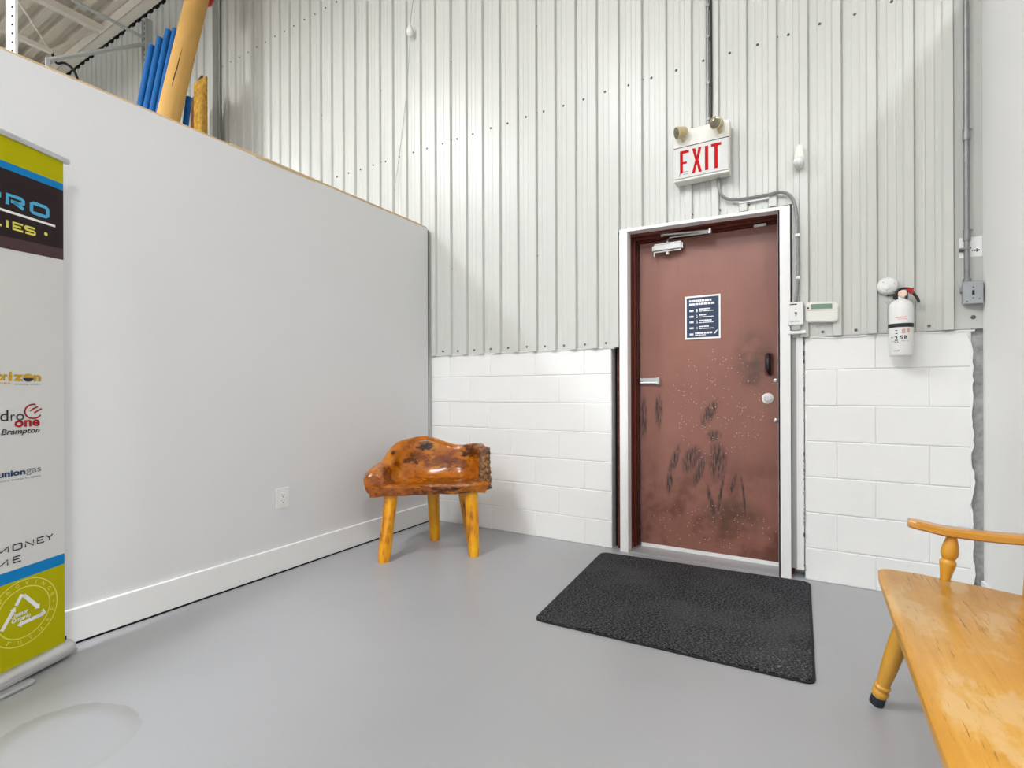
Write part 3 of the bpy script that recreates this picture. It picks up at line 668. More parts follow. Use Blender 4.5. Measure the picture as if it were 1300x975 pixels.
bars(b, -.024, -.012, 1.366, 1.370, 0, [.003, .008], EX); bars(b, -.022, -.012, 1.350, 1.355, 0, [.006, .004], EX); bars(b, -.044, -.032, 1.332, 1.336, 0, [.006, .006], EX); bars(b, -.044, .040, 1.3135, 1.315, 0, [.016, .03, .012, .02], EX); bars(b, -.026, -.002, 1.264, 1.268, 0, [.004, .006, .005, .006], EX)
tag(obj('dark_print', b, M['dark_print'], fe), kind='stuff')

# ------------------------------------------------------------------ right-hand conduit, junction box, sticker
rc = thing('conduit', (.665, 3.27, 1.59), 'thick galvanised conduit with couplings running up to ceiling at right wall corner', 'conduit')
b = B(); cyl(b, (.665, 3.272, 1.59), (.665, 3.272, 5.95), .0115, n=14); obj('pipe', b, M['galv'], rc, smooth=True)
q = B(); cyl(q, (.665, 3.272, 2.29), (.665, 3.272, 2.345), .0155, n=14); bx(q, .665, .687, 3.266, 3.276, 2.335, 2.343); c1 = obj('coupling', q, M['galv'], rc, org=(.665, 3.272, 2.317), smooth=True); piece('coupling', c1, rc, (.665, 3.272, 1.825)); piece('coupling', c1, rc, (.665, 3.272, 4.4))
b = B(); bx(b, .640, .679, 3.258, YP, 1.755, 1.763); bx(b, .640, .655, 3.287, YP, 1.750, 1.768); obj('strap', b, M['galv'], rc)
lb = thing('wall_sticker', (.684, YP-.004, 1.77), 'plain white rectangular sticker with black dot emblem behind the thick conduit', 'sticker')
b = B(); bx(b, .641, .7275, YP-.0045, YP-.003, 1.722, 1.820); obj('sheet', b, M['white_print'], lb)
b = B()
for du, dz, r in ((.699, 1.752, .0045), (.707, 1.756, .0045), (.707, 1.748, .0045), (.715, 1.752, .0045), (.691, 1.752, .003)): poly(b, XZ, [(du+r, dz), (du, dz+r), (du-r, dz), (du, dz-r)], YP-.0048)
tag(obj('emblem', b, M['dark_print'], lb), kind='stuff')
jb = thing('junction_box', (.683, 3.28, 1.485), 'grey steel switch box at the foot of the thick conduit beside right wall', 'box')
b = B(); bx(b, .648, .718, 3.252, 3.297, 1.487, 1.592); obj('case', b, M['jboxgrey'], jb, bevel=.006, seg=2)
b = B(); bx(b, .645, .721, 3.247, 3.254, 1.484, 1.595); cv = obj('cover', b, M['jboxgrey'], jb, bevel=.004)
b = B(); bx(b, .6785, .6875, 3.2445, 3.2475, 1.528, 1.550); obj('toggle', b, M['black'], cv)
b = B()
for x, z in ((.683, 1.565), (.683, 1.513), (.66, 1.498), (.706, 1.508)): lathe(b, [(.003, 0), (.002, .0015)], (x, 3.2472, z), (0, -1, 0), 8)
tag(obj('cover_screw', b, M['dark_print'], cv), kind='stuff')
b = B(); cyl(b, (.665, 3.272, 1.590), (.665, 3.272, 1.612), .0165, n=12); obj('connector', b, M['galv'], jb, smooth=True)
b = B(); bx(b, .641, .649, 3.27, YP, 1.55, 1.575); obj('mounting_ear', b, M['jboxgrey'], jb)
b = B(); bx(b, .718, .7265, 3.27, YP, 1.565, 1.585); obj('mounting_ear', b, M['jboxgrey'], jb)
s = piece('screw', scr, back, (.693, YP-.003, 1.425)); s.scale = (1.3, 1, 1.3)

# hanging pull cord with a teardrop weight, against the upper wall
pc = thing('pull_cord', (-2.893, 3.25, 4.11), 'white teardrop weight on thin cord hanging high on the metal wall', 'cord')
b = B(); lathe(b, [(.004, .05), (.014, .035), (.027, .005), (.030, -.015), (.024, -.038), (.010, -.052)], (-2.893, 3.250, 4.11), (0, 0, 1), 16); obj('weight', b, M['white_plastic'], pc, smooth=True)
b = B(); tube(b, [(-2.893, 3.25, 4.155), (-2.866, 3.262, 4.369), (-2.82, 3.272, 5.3), (-2.82, 3.275, 5.95)], .0028, 5); obj('cord', b, M['rackgrey'], pc)
b = B(); tube(b, spline([(-2.893, 3.25, 4.062), (-2.925, 3.264, 3.8), (-2.975, 3.272, 3.47), (-3.04, 3.274, 3.1), (-3.10, 3.275, 2.80)], 4), .0024, 5); obj('cord', b, M['rackgrey'], pc)

# ------------------------------------------------------------------ wall outlet
ou = thing('wall_outlet', (XL, 1.908, .44), 'white double socket outlet plate low on the left partition', 'outlet')
b = B(); prism(b, rrect(1.866, 1.952, .379, .498, .004, 2), YZ, XL+.0002, XL+.006); obj('cover_plate', b, M['white_plastic'], ou, bevel=.002)
b = B(); prism(b, rrect(1.891, 1.927, .404, .473, .003, 2), YZ, XL+.006, XL+.0085); fc = obj('receptacle', b, M['white_trim'], ou, bevel=.001)
b = B()
for z in (.456, .421):
    quad(b, YZ, 1.9005, 1.9030, z-.003, z+.006, XL+.0088); quad(b, YZ, 1.9145, 1.9170, z-.003, z+.006, XL+.0088)
    poly(b, YZ, [(1.9088+.0035*math.cos(a*PI/4), z-.010+.0035*math.sin(a*PI/4)) for a in range(8)], XL+.0088)
tag(obj('slot', b, M['dark_print'], fc), kind='stuff')

# ------------------------------------------------------------------ door mat
mt = thing('door_mat', (-.57, 2.66, 0), 'charcoal ribbed fibre door mat on the grey floor before the red door', 'mat')
C4 = [(-1.115, 2.087), (.016, 2.132), (0.0, 3.255), (-1.187, 3.180)]
def rpoly(pts, r, n=5):
    out = []
    for i in range(len(pts)):
        p = Vector(pts[i]); a = (Vector(pts[i-1])-p).normalized(); c = (Vector(pts[(i+1) % len(pts)])-p).normalized()
        for k in range(n+1):
            t = k/n; out.append(tuple((p+a*r)*(1-t)**2+p*2*t*(1-t)+(p+c*r)*t*t))
    return out
cx, cy = -.57, 2.66
inn = [(cx+(p[0]-cx)*.982, cy+(p[1]-cy)*.982) for p in C4]
b = B(); prism(b, rpoly(C4, .045), XY, .001, .006); obj('rubber_border', b, M['mat_edge'], mt)
b = B(); prism(b, rpoly(inn, .04), XY, .006, .011); obj('fibre_pad', b, M['carpet'], mt)

# ------------------------------------------------------------------ log stool
SO = V(STOOL_C[0], STOOL_C[1], 0); SU = V(.760, .650, 0); SV = V(-.650, .760, 0)
def S(u, v, z): return SO+SU*u+SV*v+V(0, 0, z)
stl = thing('log_stool', tuple(S(.28, .2, 0)), 'carved varnished log armchair on four splayed legs in the corner', 'stool')
def nz(p, s, a): return a*noise.noise(Vector(p)*s)
# seat slab, dished
def edge_front(u): return -.035+.018*noise.noise((u*6, 1.7, 0))+.010*noise.noise((u*17, 5, 0))
b = B(); NU, NV = 34, 14; top = []; bot = []
for i in range(NU+1):
    u = -.105+.765*i/NU; row = []; rb = []
    vb = .42-1.3*max(0, abs(u-.29)-.17)**2*4
    for j in range(NV+1):
        t = j/NV; v = edge_front(u)+(vb-edge_front(u))*t
        dish = .020*math.sin(PI*min(1, max(0, (u+.05)/.66)))*math.sin(PI*min(1, t*1.1)) if t < .95 else 0
        rnd = .014*max(0, 1-t*8)**2
        z = .478-dish-rnd+.012*max(0, 1-(u+.105)/.2)*(1-t)+nz((u, v, 0), 9, .004)
        row.append(b.verts.new(S(u, v, z)))
        rb.append(b.verts.new(S(u+(.03 if i == 0 else (-.02 if i == NU else 0)), v+.02*(1-t), .413+nz((u, v, 4), 8, .010))))
    top.append(row); bot.append(rb)
for i in range(NU):
    for j in range(NV):
        b.faces.new((top[i][j], top[i+1][j], top[i+1][j+1], top[i][j+1])); b.faces.new((bot[i][j], bot[i][j+1], bot[i+1][j+1], bot[i+1][j]))
for i in range(NU):
    b.faces.new((top[i][0], bot[i][0], bot[i+1][0], top[i+1][0])); b.faces.new((top[i][NV], top[i+1][NV], bot[i+1][NV], bot[i][NV]))
for j in range(NV):
    b.faces.new((top[0][j], top[0][j+1], bot[0][j+1], bot[0][j])); b.faces.new((top[NU][j], bot[NU][j], bot[NU][j+1], top[NU][j+1]))
seat = obj('seat', b, M['stool_seat'], stl, smooth=True)
# wrap-round carved back
KEYS = [(-.058, -.008, .11, .555), (-.056, .06, .125, .583), (-.040, .15, .115, .592), (.00, .25, .10, .615), (.060, .33, .08, .705), (.15, .375, .075, .738), (.255, .40, .075, .757),
        (.345, .40, .07, .738), (.44, .39, .065, .693), (.53, .365, .065, .688), (.60, .31, .065, .705), (.638, .22, .065, .715), (.648, .15, .065, .712), (.650, .10, .062, .690), (.650, .065, .058, .640)]
path = spline([(k[0], k[1], 0) for k in KEYS], 4); aux = spline([(k[2], k[3], 0) for k in KEYS], 4)
b = B(); rr = []
for i, p in enumerate(path):
    d = (path[min(i+1, len(path)-1)]-path[max(i-1, 0)]).normalized(); nout = V(-d.y, d.x, 0)
    wv, tz = aux[i].x, aux[i].y; h = tz-.46
    sec = [(-wv/2-.085, .452), (-wv/2-.035, .478), (-wv/2-.010, .46+h*.28), (-wv/2, .46+h*.62), (-wv*.42, tz-.028), (-wv*.22, tz-.006), (wv*.10, tz), (wv*.38, tz-.012), (wv*.5, tz-.05), (wv*.52, .46+h*.4), (wv*.46, .455), (wv*.30, .418), (-wv*.3, .418)]
    fade = min(1, min(i, len(path)-1-i)/4)
    ring = []
    for (r, z) in sec:
        r2 = r if r > -wv/2-.03 else -wv/2-(-r-wv/2)*(.35+.65*fade)
        q = S(p.x+nout.x*r2, p.y+nout.y*r2, z); q += SU*nz(q, 7, .012)+SV*nz(q+V(3, 0, 0), 7, .012)+V(0, 0, nz(q+V(0, 5, 0), 9, .009))
        ring.append(b.verts.new(q))
    rr.append(ring)
rings(b, rr)
bk = obj('backrest', b, M['stool'], stl, smooth=True)
m = bk.modifiers.new('smooth', 'SUBSURF'); m.levels = 1; m.render_levels = 1
# gnarled live edge on the right arm end
b = B(); NA, NB = 26, 8; g = []
for i in range(NA+1):
    t = i/NA; row = []
    for j in range(NB+1):
        a = -1.1+2.5*j/NB; z = .418+(.700-.418)*t
        cu_, cv_ = .645, .045+.055*t; rad = .046+.013*noise.noise((t*11, j*.7, 0))+.008*noise.noise((t*30, j*1.9, 2))
        if i in (0, NA): rad *= .35
        row.append(b.verts.new(S(cu_+rad*math.sin(a)*.95, cv_-rad*math.cos(a), z)))
    g.append(row)
for i in range(NA):
    for j in range(NB): b.faces.new((g[i][j], g[i][j+1], g[i+1][j+1], g[i+1][j]))
obj('bark_edge', b, M['bark'], stl, smooth=True)
b = B()
for i in range(16):
    t = .06+.055*i; z = .43+.24*t; a = -.5+1.0*random.random()
    c = S(.645+.047*math.sin(a), .045+.055*t-.050*math.cos(a), z); lathe(b, [(.003, -.016), (.008, -.006), (.009, .004), (.003, .016)], c, (random.uniform(-1, 1), random.uniform(-1, 1), .5), 7)
tag(obj('bark_knob', b, M['bark_light'], stl, smooth=True), kind='stuff')
b = B(); lathe(b, [(.004, -.014), (.020, -.010), (.026, 0), (.020, .010), (.004, .014)], S(.045, .268, .655), SU*.75-SV*.25+V(0, 0, .7), 14, .5); obj('bark_patch', b, M['bark'], stl, smooth=True)
LEGS = [((.045, .06, .425), (0.0, 0.0, 0)), ((.555, .05, .425), (.571, 0.0, 0)), ((.315, .33, .425), (.330, .418, 0)), ((.52, .22, .425), (.585, .285, 0))]
for (a, c) in LEGS:
    A_, C_ = S(*c), S(*a); n = 9; ax = C_-A_; x, y = basis(ax); ring_l = []; q = B()
    for k in range(n+1):
        t = k/n; rad = .038+.006*t; ring = []
        for i in range(14):
            an = 2*PI*i/14; rr_ = rad*(1+.10*noise.noise((math.cos(an)*1.3, math.sin(an)*1.3+c[0]*9, t*2))+.03*math.cos(5*an))
            if k == 0: rr_ *= .9
            ring.append(q.verts.new(A_+ax*t+(x*math.cos(an)+y*math.sin(an))*rr_))
        ring_l.append(ring)
    for v in ring_l[0]: v.co.z = 0.0
    for v in ring_l[1]: v.co.z = max(v.co.z, .008)
    rings(q, ring_l); obj('leg', q, M['stool_leg'], stl, smooth=True)

# ------------------------------------------------------------------ bench along the right wall
bn = thing('bench', (.45, 1.5, 0), 'honey yellow wooden bench with turned legs and curved arms along right wall', 'bench')
out = [(.203, 2.16), (.206, 2.215), (.216, 2.236), (.24, 2.246), (.311, 2.241), (.392, 2.221), (.468, 2.199), (.554, 2.168), (.62, 2.145), (.66, 2.12), (.672, 2.07),
       (.672, .83), (.655, .79), (.56, .765), (.39, .735), (.25, .72), (.215, .73), (.203, .76), (.200, 1.2), (.200, 1.7)]
b = B(); n = len(out)
lv_ = [(1.0, .430), (1.0, .424), (.995, .400), (.955, .390)]
mx, my = .44, 1.48
ringz = []
for k, (s, z) in enumerate([(.982, .430), (.996, .4275), (1.0, .420), (.998, .405), (.985, .394), (.96, .392)]):
    ringz.append([b.verts.new((mx+(p[0]-mx)*s, my+(p[1]-my)*(1-(1-s)*.35), z)) for p in out])
rings(b, ringz); obj('seat', b, M['bench'], bn, smooth=True)
def turned_leg(bot, top_, name='leg'):
    A_, T_ = V(*bot), V(*top_); L = (T_-A_).length; d = T_-A_
    q = B(); lathe(q, [(.0205, .040), (.0235, .048), (.0245, .058), (.0215, .064), (.0185, .068), (.0235, .076), (.0240, .084), (.0195, .090), (.0205, .105), (.0235, .15), (.026, .22), (.026, .30), (.023, .36), (.020, L)], A_, d, 20)
    lg = obj(name, q, M['bench_turned'], bn, smooth=True)
    q = B(); lathe(q, [(.0195, .006), (.0215, .008), (.0212, .040), (.0205, .041)], A_, d, 20)
    tp = obj('tape_band', q, M['tape'], lg, smooth=True)
    q = B(); lathe(q, [(.019, 0.0), (.020, .002), (.0195, .006)], A_, d, 16); obj('glide', q, M['rackgrey'], lg, smooth=True)
turned_leg((.190, 2.11, .001), (.275, 2.015, .393)); turned_leg((.64, 2.12, .001), (.60, 2.04, .393)); turned_leg((.19, .86, .001), (.275, .95, .393)); turned_leg((.64, .86, .001), (.60, .94, .393))
BAL = [(.0135, 0), (.0145, .012), (.0185, .038), (.0225, .058), (.0228, .066), (.0185, .073), (.0165, .0755), (.019, .079), (.0235, .090), (.0242, .102), (.0215, .122), (.0155, .145), (.0095, .163)]
def arm(yb, yt):
    q = B(); pts = spline([(.291, yt, .612), (.335, yt, .606), (.388, yt-.002, .597), (.46, yt-.006, .595), (.52, yt-.012, .596), (.582, yt-.022, .600), (.632, yt-.04, .604)], 5); rl = []
    for i, p in enumerate(pts):
        d = (pts[min(i+1, len(pts)-1)]-pts[max(i-1, 0)]).normalized(); side = V(-d.y, d.x, 0).normalized(); up = d.cross(side)
        up = up if up.z > 0 else -up
        e = min(1, .6+i/3*.4); hw, hh = .028*e, .0145*(.7+.3*e)
        rl.append([q.verts.new(p+side*(hw*cx_)+up*(hh*cz_)) for cx_, cz_ in ((-1, -.6), (-1, .5), (-.75, .95), (.75, .95), (1, .5), (1, -.6), (.75, -1), (-.75, -1))])
    rings(q, rl); obj('armrest', q, M['bench_arm'], bn, smooth=True)
    q = B(); lathe(q, BAL, (.389, yb, .428), (.02, (yt-yb)*.5, .16), 20); obj('baluster', q, M['bench_turned'], bn, smooth=True)
arm(2.205, 2.200); arm(.79, .80)
def spindle(y, r=.013):
    q = B(); lathe(q, [(r*.8, 0), (r*1.05, .08), (r*1.25, .2), (r, .33), (r*.8, .40)], (.585, y, .425), (.12, 0, 1), 12); return q
for y in (2.165, .81): obj('back_post', spindle(y, .021), M['bench_turned'], bn, smooth=True)
s0 = None
for i in range(9):
    y = 2.03-.135*i
    if s0 is None: s0 = obj('spindle', spindle(y), M['bench_turned'], bn, org=(.585, y, .425), smooth=True)
    else: piece('spindle', s0, bn, (.585, y, .425))
b = B(); prism(b, [(.615, .815), (.645, .812), (.660, .925), (.638, .93)], lambda x, z, y: (x, y, z), .74, 2.23); obj('top_rail', b, M['bench'], bn, bevel=.008, seg=2)

# ------------------------------------------------------------------ roll-up banner stand
BO = V(-2.600, .850, 0); BD = V(-.40, .9165, 0).normalized(); BN = V(.9165, .40, 0).normalized()
def BP(u, z, d): return BO+BD*u+BN*d+V(0, 0, z)
bs = thing('banner_stand', tuple(BP(-.42, 0, 0)), 'tall roll-up banner of lime, dark brown and white panels by left wall', 'banner')
LE = -.85
def panel(name, zl, zr, zl2, zr2, mat):
    q = B(); u0, u1 = LE, 0.0
    prism(q, [(u0, zl), (u1, zr), (u1, zr2), (u0, zl2)], BP, -.0012, 0.0); return obj(name, q, mat, fab)
q = B(); prism(q, [(LE, .055), (0, .055), (0, 2.008), (LE, 2.008)], BP, -.0030, -.0012); fab = obj('banner_fabric', q, M['banner_white'], bs)
panel('lime_stripe', 1.902, 1.913, 2.006, 2.006, M['lime'])
panel('blue_stripe', 1.876, 1.886, 1.902, 1.913, M['sky'])
panel('dark_panel', 1.60, 1.650, 1.876, 1.886, M['banner_dark'])
panel('plum_panel', 1.56, 1.606, 1.60, 1.650, M['banner_plum'])
panel('blue_stripe', .365, .379, .409, .421, M['sky'])
panel('lime_stripe', .062, .062, .365, .379, M['lime'])
D1 = .0006
def letters(name, mat, jobs, d=D1):
    for j in jobs:
        q = B(); text_bm(q, j[0], BP, j[1], j[2], j[3], j[4], d, *(j[5:] if len(j) > 5 else ())); obj(name, q, mat, fab)
# squared wide capitals of the heading, drawn as strokes
def stroke_word(q, segs, wd, d=D1):
    for s_ in segs: strip(q, BP, s_, wd, d)
q = B()
def R_(u, z, w_, h_):
    return [[(u, z), (u, z+h_), (u+w_*.85, z+h_), (u+w_, z+h_*.86), (u+w_, z+h_*.56), (u+w_*.85, z+h_*.42), (u+.012, z+h_*.42)], [(u+w_*.42, z+h_*.42), (u+w_*1.02, z)]]
def O_(u, z, w_, h_): return [[(u+w_*.5, z), (u+w_*.88, z), (u+w_, z+h_*.12), (u+w_, z+h_*.88), (u+w_*.88, z+h_), (u+w_*.12, z+h_), (u, z+h_*.88), (u, z+h_*.12), (u+w_*.12, z), (u+w_*.52, z)]]
def P_(u, z, w_, h_): return [[(u, z), (u, z+h_), (u+w_*.85, z+h_), (u+w_, z+h_*.86), (u+w_, z+h_*.56), (u+w_*.85, z+h_*.42), (u+.012, z+h_*.42)]]
stroke_word(q, P_(-.289, 1.757, .058, .036)+R_(-.205, 1.757, .054, .036)+O_(-.122, 1.757, .060, .037), .0125)
tag(obj('heading_letter', q, M['skytext'], fab), kind='stuff')
q = B(); quad(q, BP, -.70, -.033, 1.727, 1.736, D1); obj('white_rule', q, M['white_print'], fab)
q = B()
def E_(u, z, w_, h_): return [[(u+w_, z), (u, z), (u, z+h_), (u+w_, z+h_)], [(u, z+h_*.5), (u+w_*.8, z+h_*.5)]]
def S_(u, z, w_, h_): return [[(u, z), (u+w_*.9, z), (u+w_, z+h_*.1), (u+w_, z+h_*.45), (u+w_*.9, z+h_*.52), (u+w_*.1, z+h_*.52), (u, z+h_*.6), (u, z+h_*.92), (u+w_*.1, z+h_), (u+w_, z+h_)]]
stroke_word(q, [[(-.272, 1.695), (-.272, 1.674), (-.224, 1.674)], [(-.205, 1.672), (-.205, 1.699)]]+E_(-.186, 1.673, .034, .024)+S_(-.144, 1.673, .034, .024), .0075)
poly(q, BP, [(-.069+.007*math.cos(a*PI/6), 1.690+.007*math.sin(a*PI/6)) for a in range(12)], D1)
tag(obj('subheading_letter', q, M['ylw_print'], fab), kind='stuff')
# sponsor marks
letters('gold_wordmark', M['yellow_print'], [('h', -.258, -.243, 1.113, 1.147, .03), ('or', -.238, -.207, 1.114, 1.138, .04), ('i', -.202, -.191, 1.114, 1.148, .04), ('z', -.187, -.153, 1.114, 1.138, .04), ('n', -.117, -.089, 1.114, 1.138, .04), ('UTILITIES', -.30, -.196, 1.101, 1.108, .01)])
q = B(); poly(q, BP, [(-.135+.018*math.cos(a*PI/12), 1.128+.014*math.sin(a*PI/12)) for a in range(13)], D1); obj('gold_half_disc', q, M['yellow_print'], fab)
q = B(); poly(q, BP, [(-.135+.018*math.cos(PI+a*PI/12), 1.126+.014*math.sin(PI+a*PI/12)) for a in range(13)], D1); obj('dark_half_disc', q, M['dark_print'], fab)
letters('tagline', M['grey_print'], [('powering forward', -.181, -.094, 1.098, 1.105), ('a spectra energy company', -.26, -.090, .7455, .753)])
letters('dark_wordmark', M['dark_print'], [('hy', -.262, -.236, .964, 1.006), ('d', -.231, -.204, .968, 1.008), ('r', -.196, -.182, .968, .991), ('o', -.178, -.150, .967, .992), ('Brampton', -.228, -.095, .911, .938, .012, .25)])
letters('red_wordmark', M['red_print'], [('one', -.184, -.094, .942, .968, .03)])
q = B(); cA, cB = -.117, .999
strip(q, BP, [(cA+.031*math.cos(t), cB+.027*math.sin(t)) for t in [PI*(.42+1.40*k/18) for k in range(19)]], .0055, D1)
strip(q, BP, [(-.130, 1.001), (-.118, 1.009), (-.101, 1.017)], .0055, D1); strip(q, BP, [(-.115, .993), (-.103, 1.000), (-.087, 1.009)], .0055, D1); obj('red_swirl', q, M['red_print'], fab)
letters('navy_wordmark', M['navy_print'], [('union', -.238, -.147, .764, .786, .035)])
letters('grey_wordmark', M['grey_print'], [('gas', -.144, -.090, .759, .783)])
q = B()
def M_(u, z, w_, h_): return [[(u, z), (u, z+h_), (u+w_*.5, z+h_*.25), (u+w_, z+h_), (u+w_, z)]]
def N_(u, z, w_, h_): return [[(u, z), (u, z+h_), (u+w_, z), (u+w_, z+h_)]]
def Y_(u, z, w_, h_): return [[(u, z+h_), (u+w_*.5, z+h_*.45), (u+w_, z+h_)], [(u+w_*.5, z+h_*.45), (u+w_*.5, z)]]
for wl in (M_(-.252, .490, .046, .020), O_(-.190, .490, .030, .021), N_(-.147, .490, .028, .021), E_(-.105, .491, .026, .021), Y_(-.072, .493, .025, .020), M_(-.252, .443, .044, .020), E_(-.189, .445, .026, .021)):
    stroke_word(q, wl, .0046)
tag(obj('slogan_letter', q, M['dark_print'], fab), kind='stuff')
# round emblem
CU, CZ = -.152, .249
q = B()
for rad in (.121, .093): strip(q, BP, [(CU+rad*math.cos(2*PI*k/48), CZ+rad*math.sin(2*PI*k/48)) for k in range(49)], .004, D1)
def arc_text(s, a0, a1, flip):
    for k, ch in enumerate(s):
        if ch == ' ': continue
        t = a0+(a1-a0)*k/(len(s)-1); rc_ = .107; uc, zc_ = CU+rc_*math.cos(t), CZ+rc_*math.sin(t); ro = t-PI/2 if not flip else t+PI/2
        fn = lambda x, y, d, uc=uc, zc_=zc_, ro=ro: BP(uc+x*math.cos(ro)-y*math.sin(ro), zc_+x*math.sin(ro)+y*math.cos(ro), d)
        if ch == '.': poly(q, fn, [(.002*math.cos(a), .002*math.sin(a)) for a in (0, 1, 2, 3, 4, 5)], D1)
        else: text_bm(q, ch, fn, -.0062 if ch != 'I' else -.0014, .0062 if ch != 'I' else .0014, -.0068, .0068, D1, .01)
arc_text('PROVINCE', math.radians(138), math.radians(14), False); arc_text('FUTURE', math.radians(240), math.radians(344), True)
for a_ in (-1, 181): poly(q, BP, [(CU+.107*math.cos(math.radians(a_))+.003*math.cos(k), CZ+.107*math.sin(math.radians(a_))+.003*math.sin(k)) for k in range(6)], D1)
tag(obj('emblem_ring', q, M['ylw_print'], fab), kind='stuff')
q = B(); T3 = [(-.158, .318), (-.076, .214), (-.232, .207)]
def side(a, b_, s0_, s1_, w_):
    a, b_ = Vector(a), Vector(b_); strip(q, BP, [a+(b_-a)*s0_, a+(b_-a)*s1_], w_, D1)
    e = a+(b_-a)*s1_; dd = (b_-a).normalized(); nn = Vector((-dd.y, dd.x)); poly(q, BP, [e+nn*.012, e+dd*.016, e-nn*.012], D1)
side(T3[0], T3[1], .05, .62, .013); side(T3[1], T3[2], .05, .55, .013); side(T3[2], T3[0], .05, .55, .013)
strip(q, BP, [Vector(T3[0])+(Vector(T3[1])-Vector(T3[0]))*.86, Vector(T3[1])+Vector((-.001, .004)), Vector(T3[1])+(Vector(T3[2])-Vector(T3[1]))*.2], .013, D1)
strip(q, BP, [Vector(T3[2])+(Vector(T3[0])-Vector(T3[2]))*.7, Vector(T3[0])+Vector((-.004, -.002)), Vector(T3[0])+(Vector(T3[1])-Vector(T3[0]))*.12], .013, D1)
text_bm(q, 'Cleaner', BP, -.200, -.138, .242, .259, D1, .02, .15); text_bm(q, 'Ontario', BP, -.196, -.130, .223, .240, D1, .02, .15)
tag(obj('emblem_arrow', q, M['white_print'], fab), kind='stuff')
# aluminium top bar, base cassette, swing-out foot
b = B(); prism(b, [(-.010, 2.000), (.008, 2.000), (.010, 2.008), (.008, 2.020), (-.008, 2.022), (-.011, 2.012)], lambda d, z, u: BP(u, z, d), LE-.02, .022); obj('top_bar', b, M['alu'], bs, bevel=.002)
b = B(); prism(b, [(-.048, .010), (.020, .010), (.030, .016), (.033, .030), (.026, .050), (.010, .062), (.003, .064), (-.010, .064), (-.036, .056), (-.050, .036)], lambda d, z, u: BP(u, z, d), LE-.02, .012); cs = obj('base_cassette', b, M['alu'], bs, smooth=True)
b = B(); prism(b, [(-.048, .010), (.020, .010), (.031, .016), (.034, .030), (.027, .051), (.010, .065), (-.010, .065), (-.036, .057), (-.051, .036)], lambda d, z, u: BP(u, z, d), .012, .020); obj('end_cap', b, M['alu'], cs)
b = B(); prism(b, [(-.012, .062), (-.030, .058), (-.030, .074), (-.012, .078)], lambda d, z, u: BP(u, z, d), .0, .018); obj('roller_end', b, M['black'], cs)
b = B(); prism(b, [(.0305, .0225), (.0335, .0225), (.0335, .0250), (.0305, .0250)], lambda d, z, u: BP(u, z, d), LE-.01, .012); obj('groove_line', b, M['rackgrey'], cs)
b = B(); fp = [V(-2.484, .719, 0), V(-2.30, .13, 0)]; fd = (fp[1]-fp[0]).normalized(); fs = V(-fd.y, fd.x, 0)
foot = []
for k in range(9): a = PI/2+PI*k/8; foot.append(fp[0]+fd*.017+fd*(.017*math.cos(a))+fs*(.024*math.sin(a)))
foot += [fp[1]-fs*.024, fp[1]+fs*.024]
prism(b, [(p.x, p.y) for p in foot], XY, .002, .013); obj('swing_foot', b, M['alu'], bs, bevel=.0025)

# ------------------------------------------------------------------ goods stored above and behind the partition
ZS = 2.36
def leaning_tube(p0, p1, r, mat, name, label, cat, group=None, bend=0.0, n=18):
    p0, p1 = V(*p0), V(*p1); d = p1-p0; x, y = basis(d); q = B()
    tube(q, [p0+d*t+V(bend*math.sin(PI*t), 0, 0) for t in [k/8 for k in range(9)]], r, n)
    return tag(obj(name, q, mat, None, org=tuple(p0), smooth=True), label, cat, group)
right = V(.862, .5065, 0)
RODS = ((-.110, 4.42), (-.055, 4.50), (0.0, 4.58), (.055, 4.59), (.110, 4.57))
ROD = ['shortest and leftmost of the five bundled blue foam rods', 'second blue foam rod from the left in the bundle of five', 'middle blue foam rod in the bundle of five', 'fourth blue foam rod from the left in the bundle of five', 'blue foam rod of the bundle of five nearest the tan tube']
for i, (o_, zt) in enumerate(RODS):
    p = V(-5.435, 2.215, ZS)+right*o_; t_ = p+V(.07*(zt-ZS)/2.2, .155*(zt-ZS), zt-ZS)+right*(.012*(i-1.5))
    leaning_tube(p+V(0, 0, .004), t_, .0272, M['blue'], 'foam_rod', ROD[i], 'foam rod', 'blue foam rods behind the partition', n=14)
leaning_tube((-5.52, 2.55, ZS+.003), (-5.385, 2.80, 4.95), .020, M['blue'], 'foam_rod', 'thin blue foam rod sticking up behind the tan tube', 'foam rod', n=12)
leaning_tube((-5.64, 2.70, ZS+.003), (-5.365, 2.75, 4.03), .027, M['blue'], 'foam_rod', 'short blue foam rod between tan tube and yellow board', 'foam rod', n=12)
ct = thing('cardboard_tube', (-5.10, 2.2, ZS), 'large tan cardboard tube leaning above the white partition', 'tube')
A_, T_ = V(-5.10, 2.20, ZS+.016), V(-5.13, 2.85, 5.55)
b = B(); tube(b, [A_+(T_-A_)*t+V(-.035*math.sin(PI*t), 0, 0) for t in [k/12 for k in range(13)]], lambda t: .096-.003*math.sin(3*t), 28); obj('tube_wall', b, M['tan'], ct, smooth=True)
b = B(); dn = (-BN*0+V(.75, -.66, 0)).normalized(); ce = A_+(T_-A_)*.50+V(-.034, 0, 0)
pts = []
for k in range(15):
    t = .40+.21*k/14; cc = A_+(T_-A_)*t+V(-.035*math.sin(PI*t), 0, 0); dirv = (V(.86, -.51, 0)).normalized()
    wob = .004*noise.noise((k*1.3, 0, 0)); pts.append(cc+dirv*.0962+right*(-.022+.018*(t-.4)/.2+wob))
tube(b, pts, lambda t: .0005+.0045*math.sin(PI*t), 6); obj('split', b, M['darkgap'], ct)
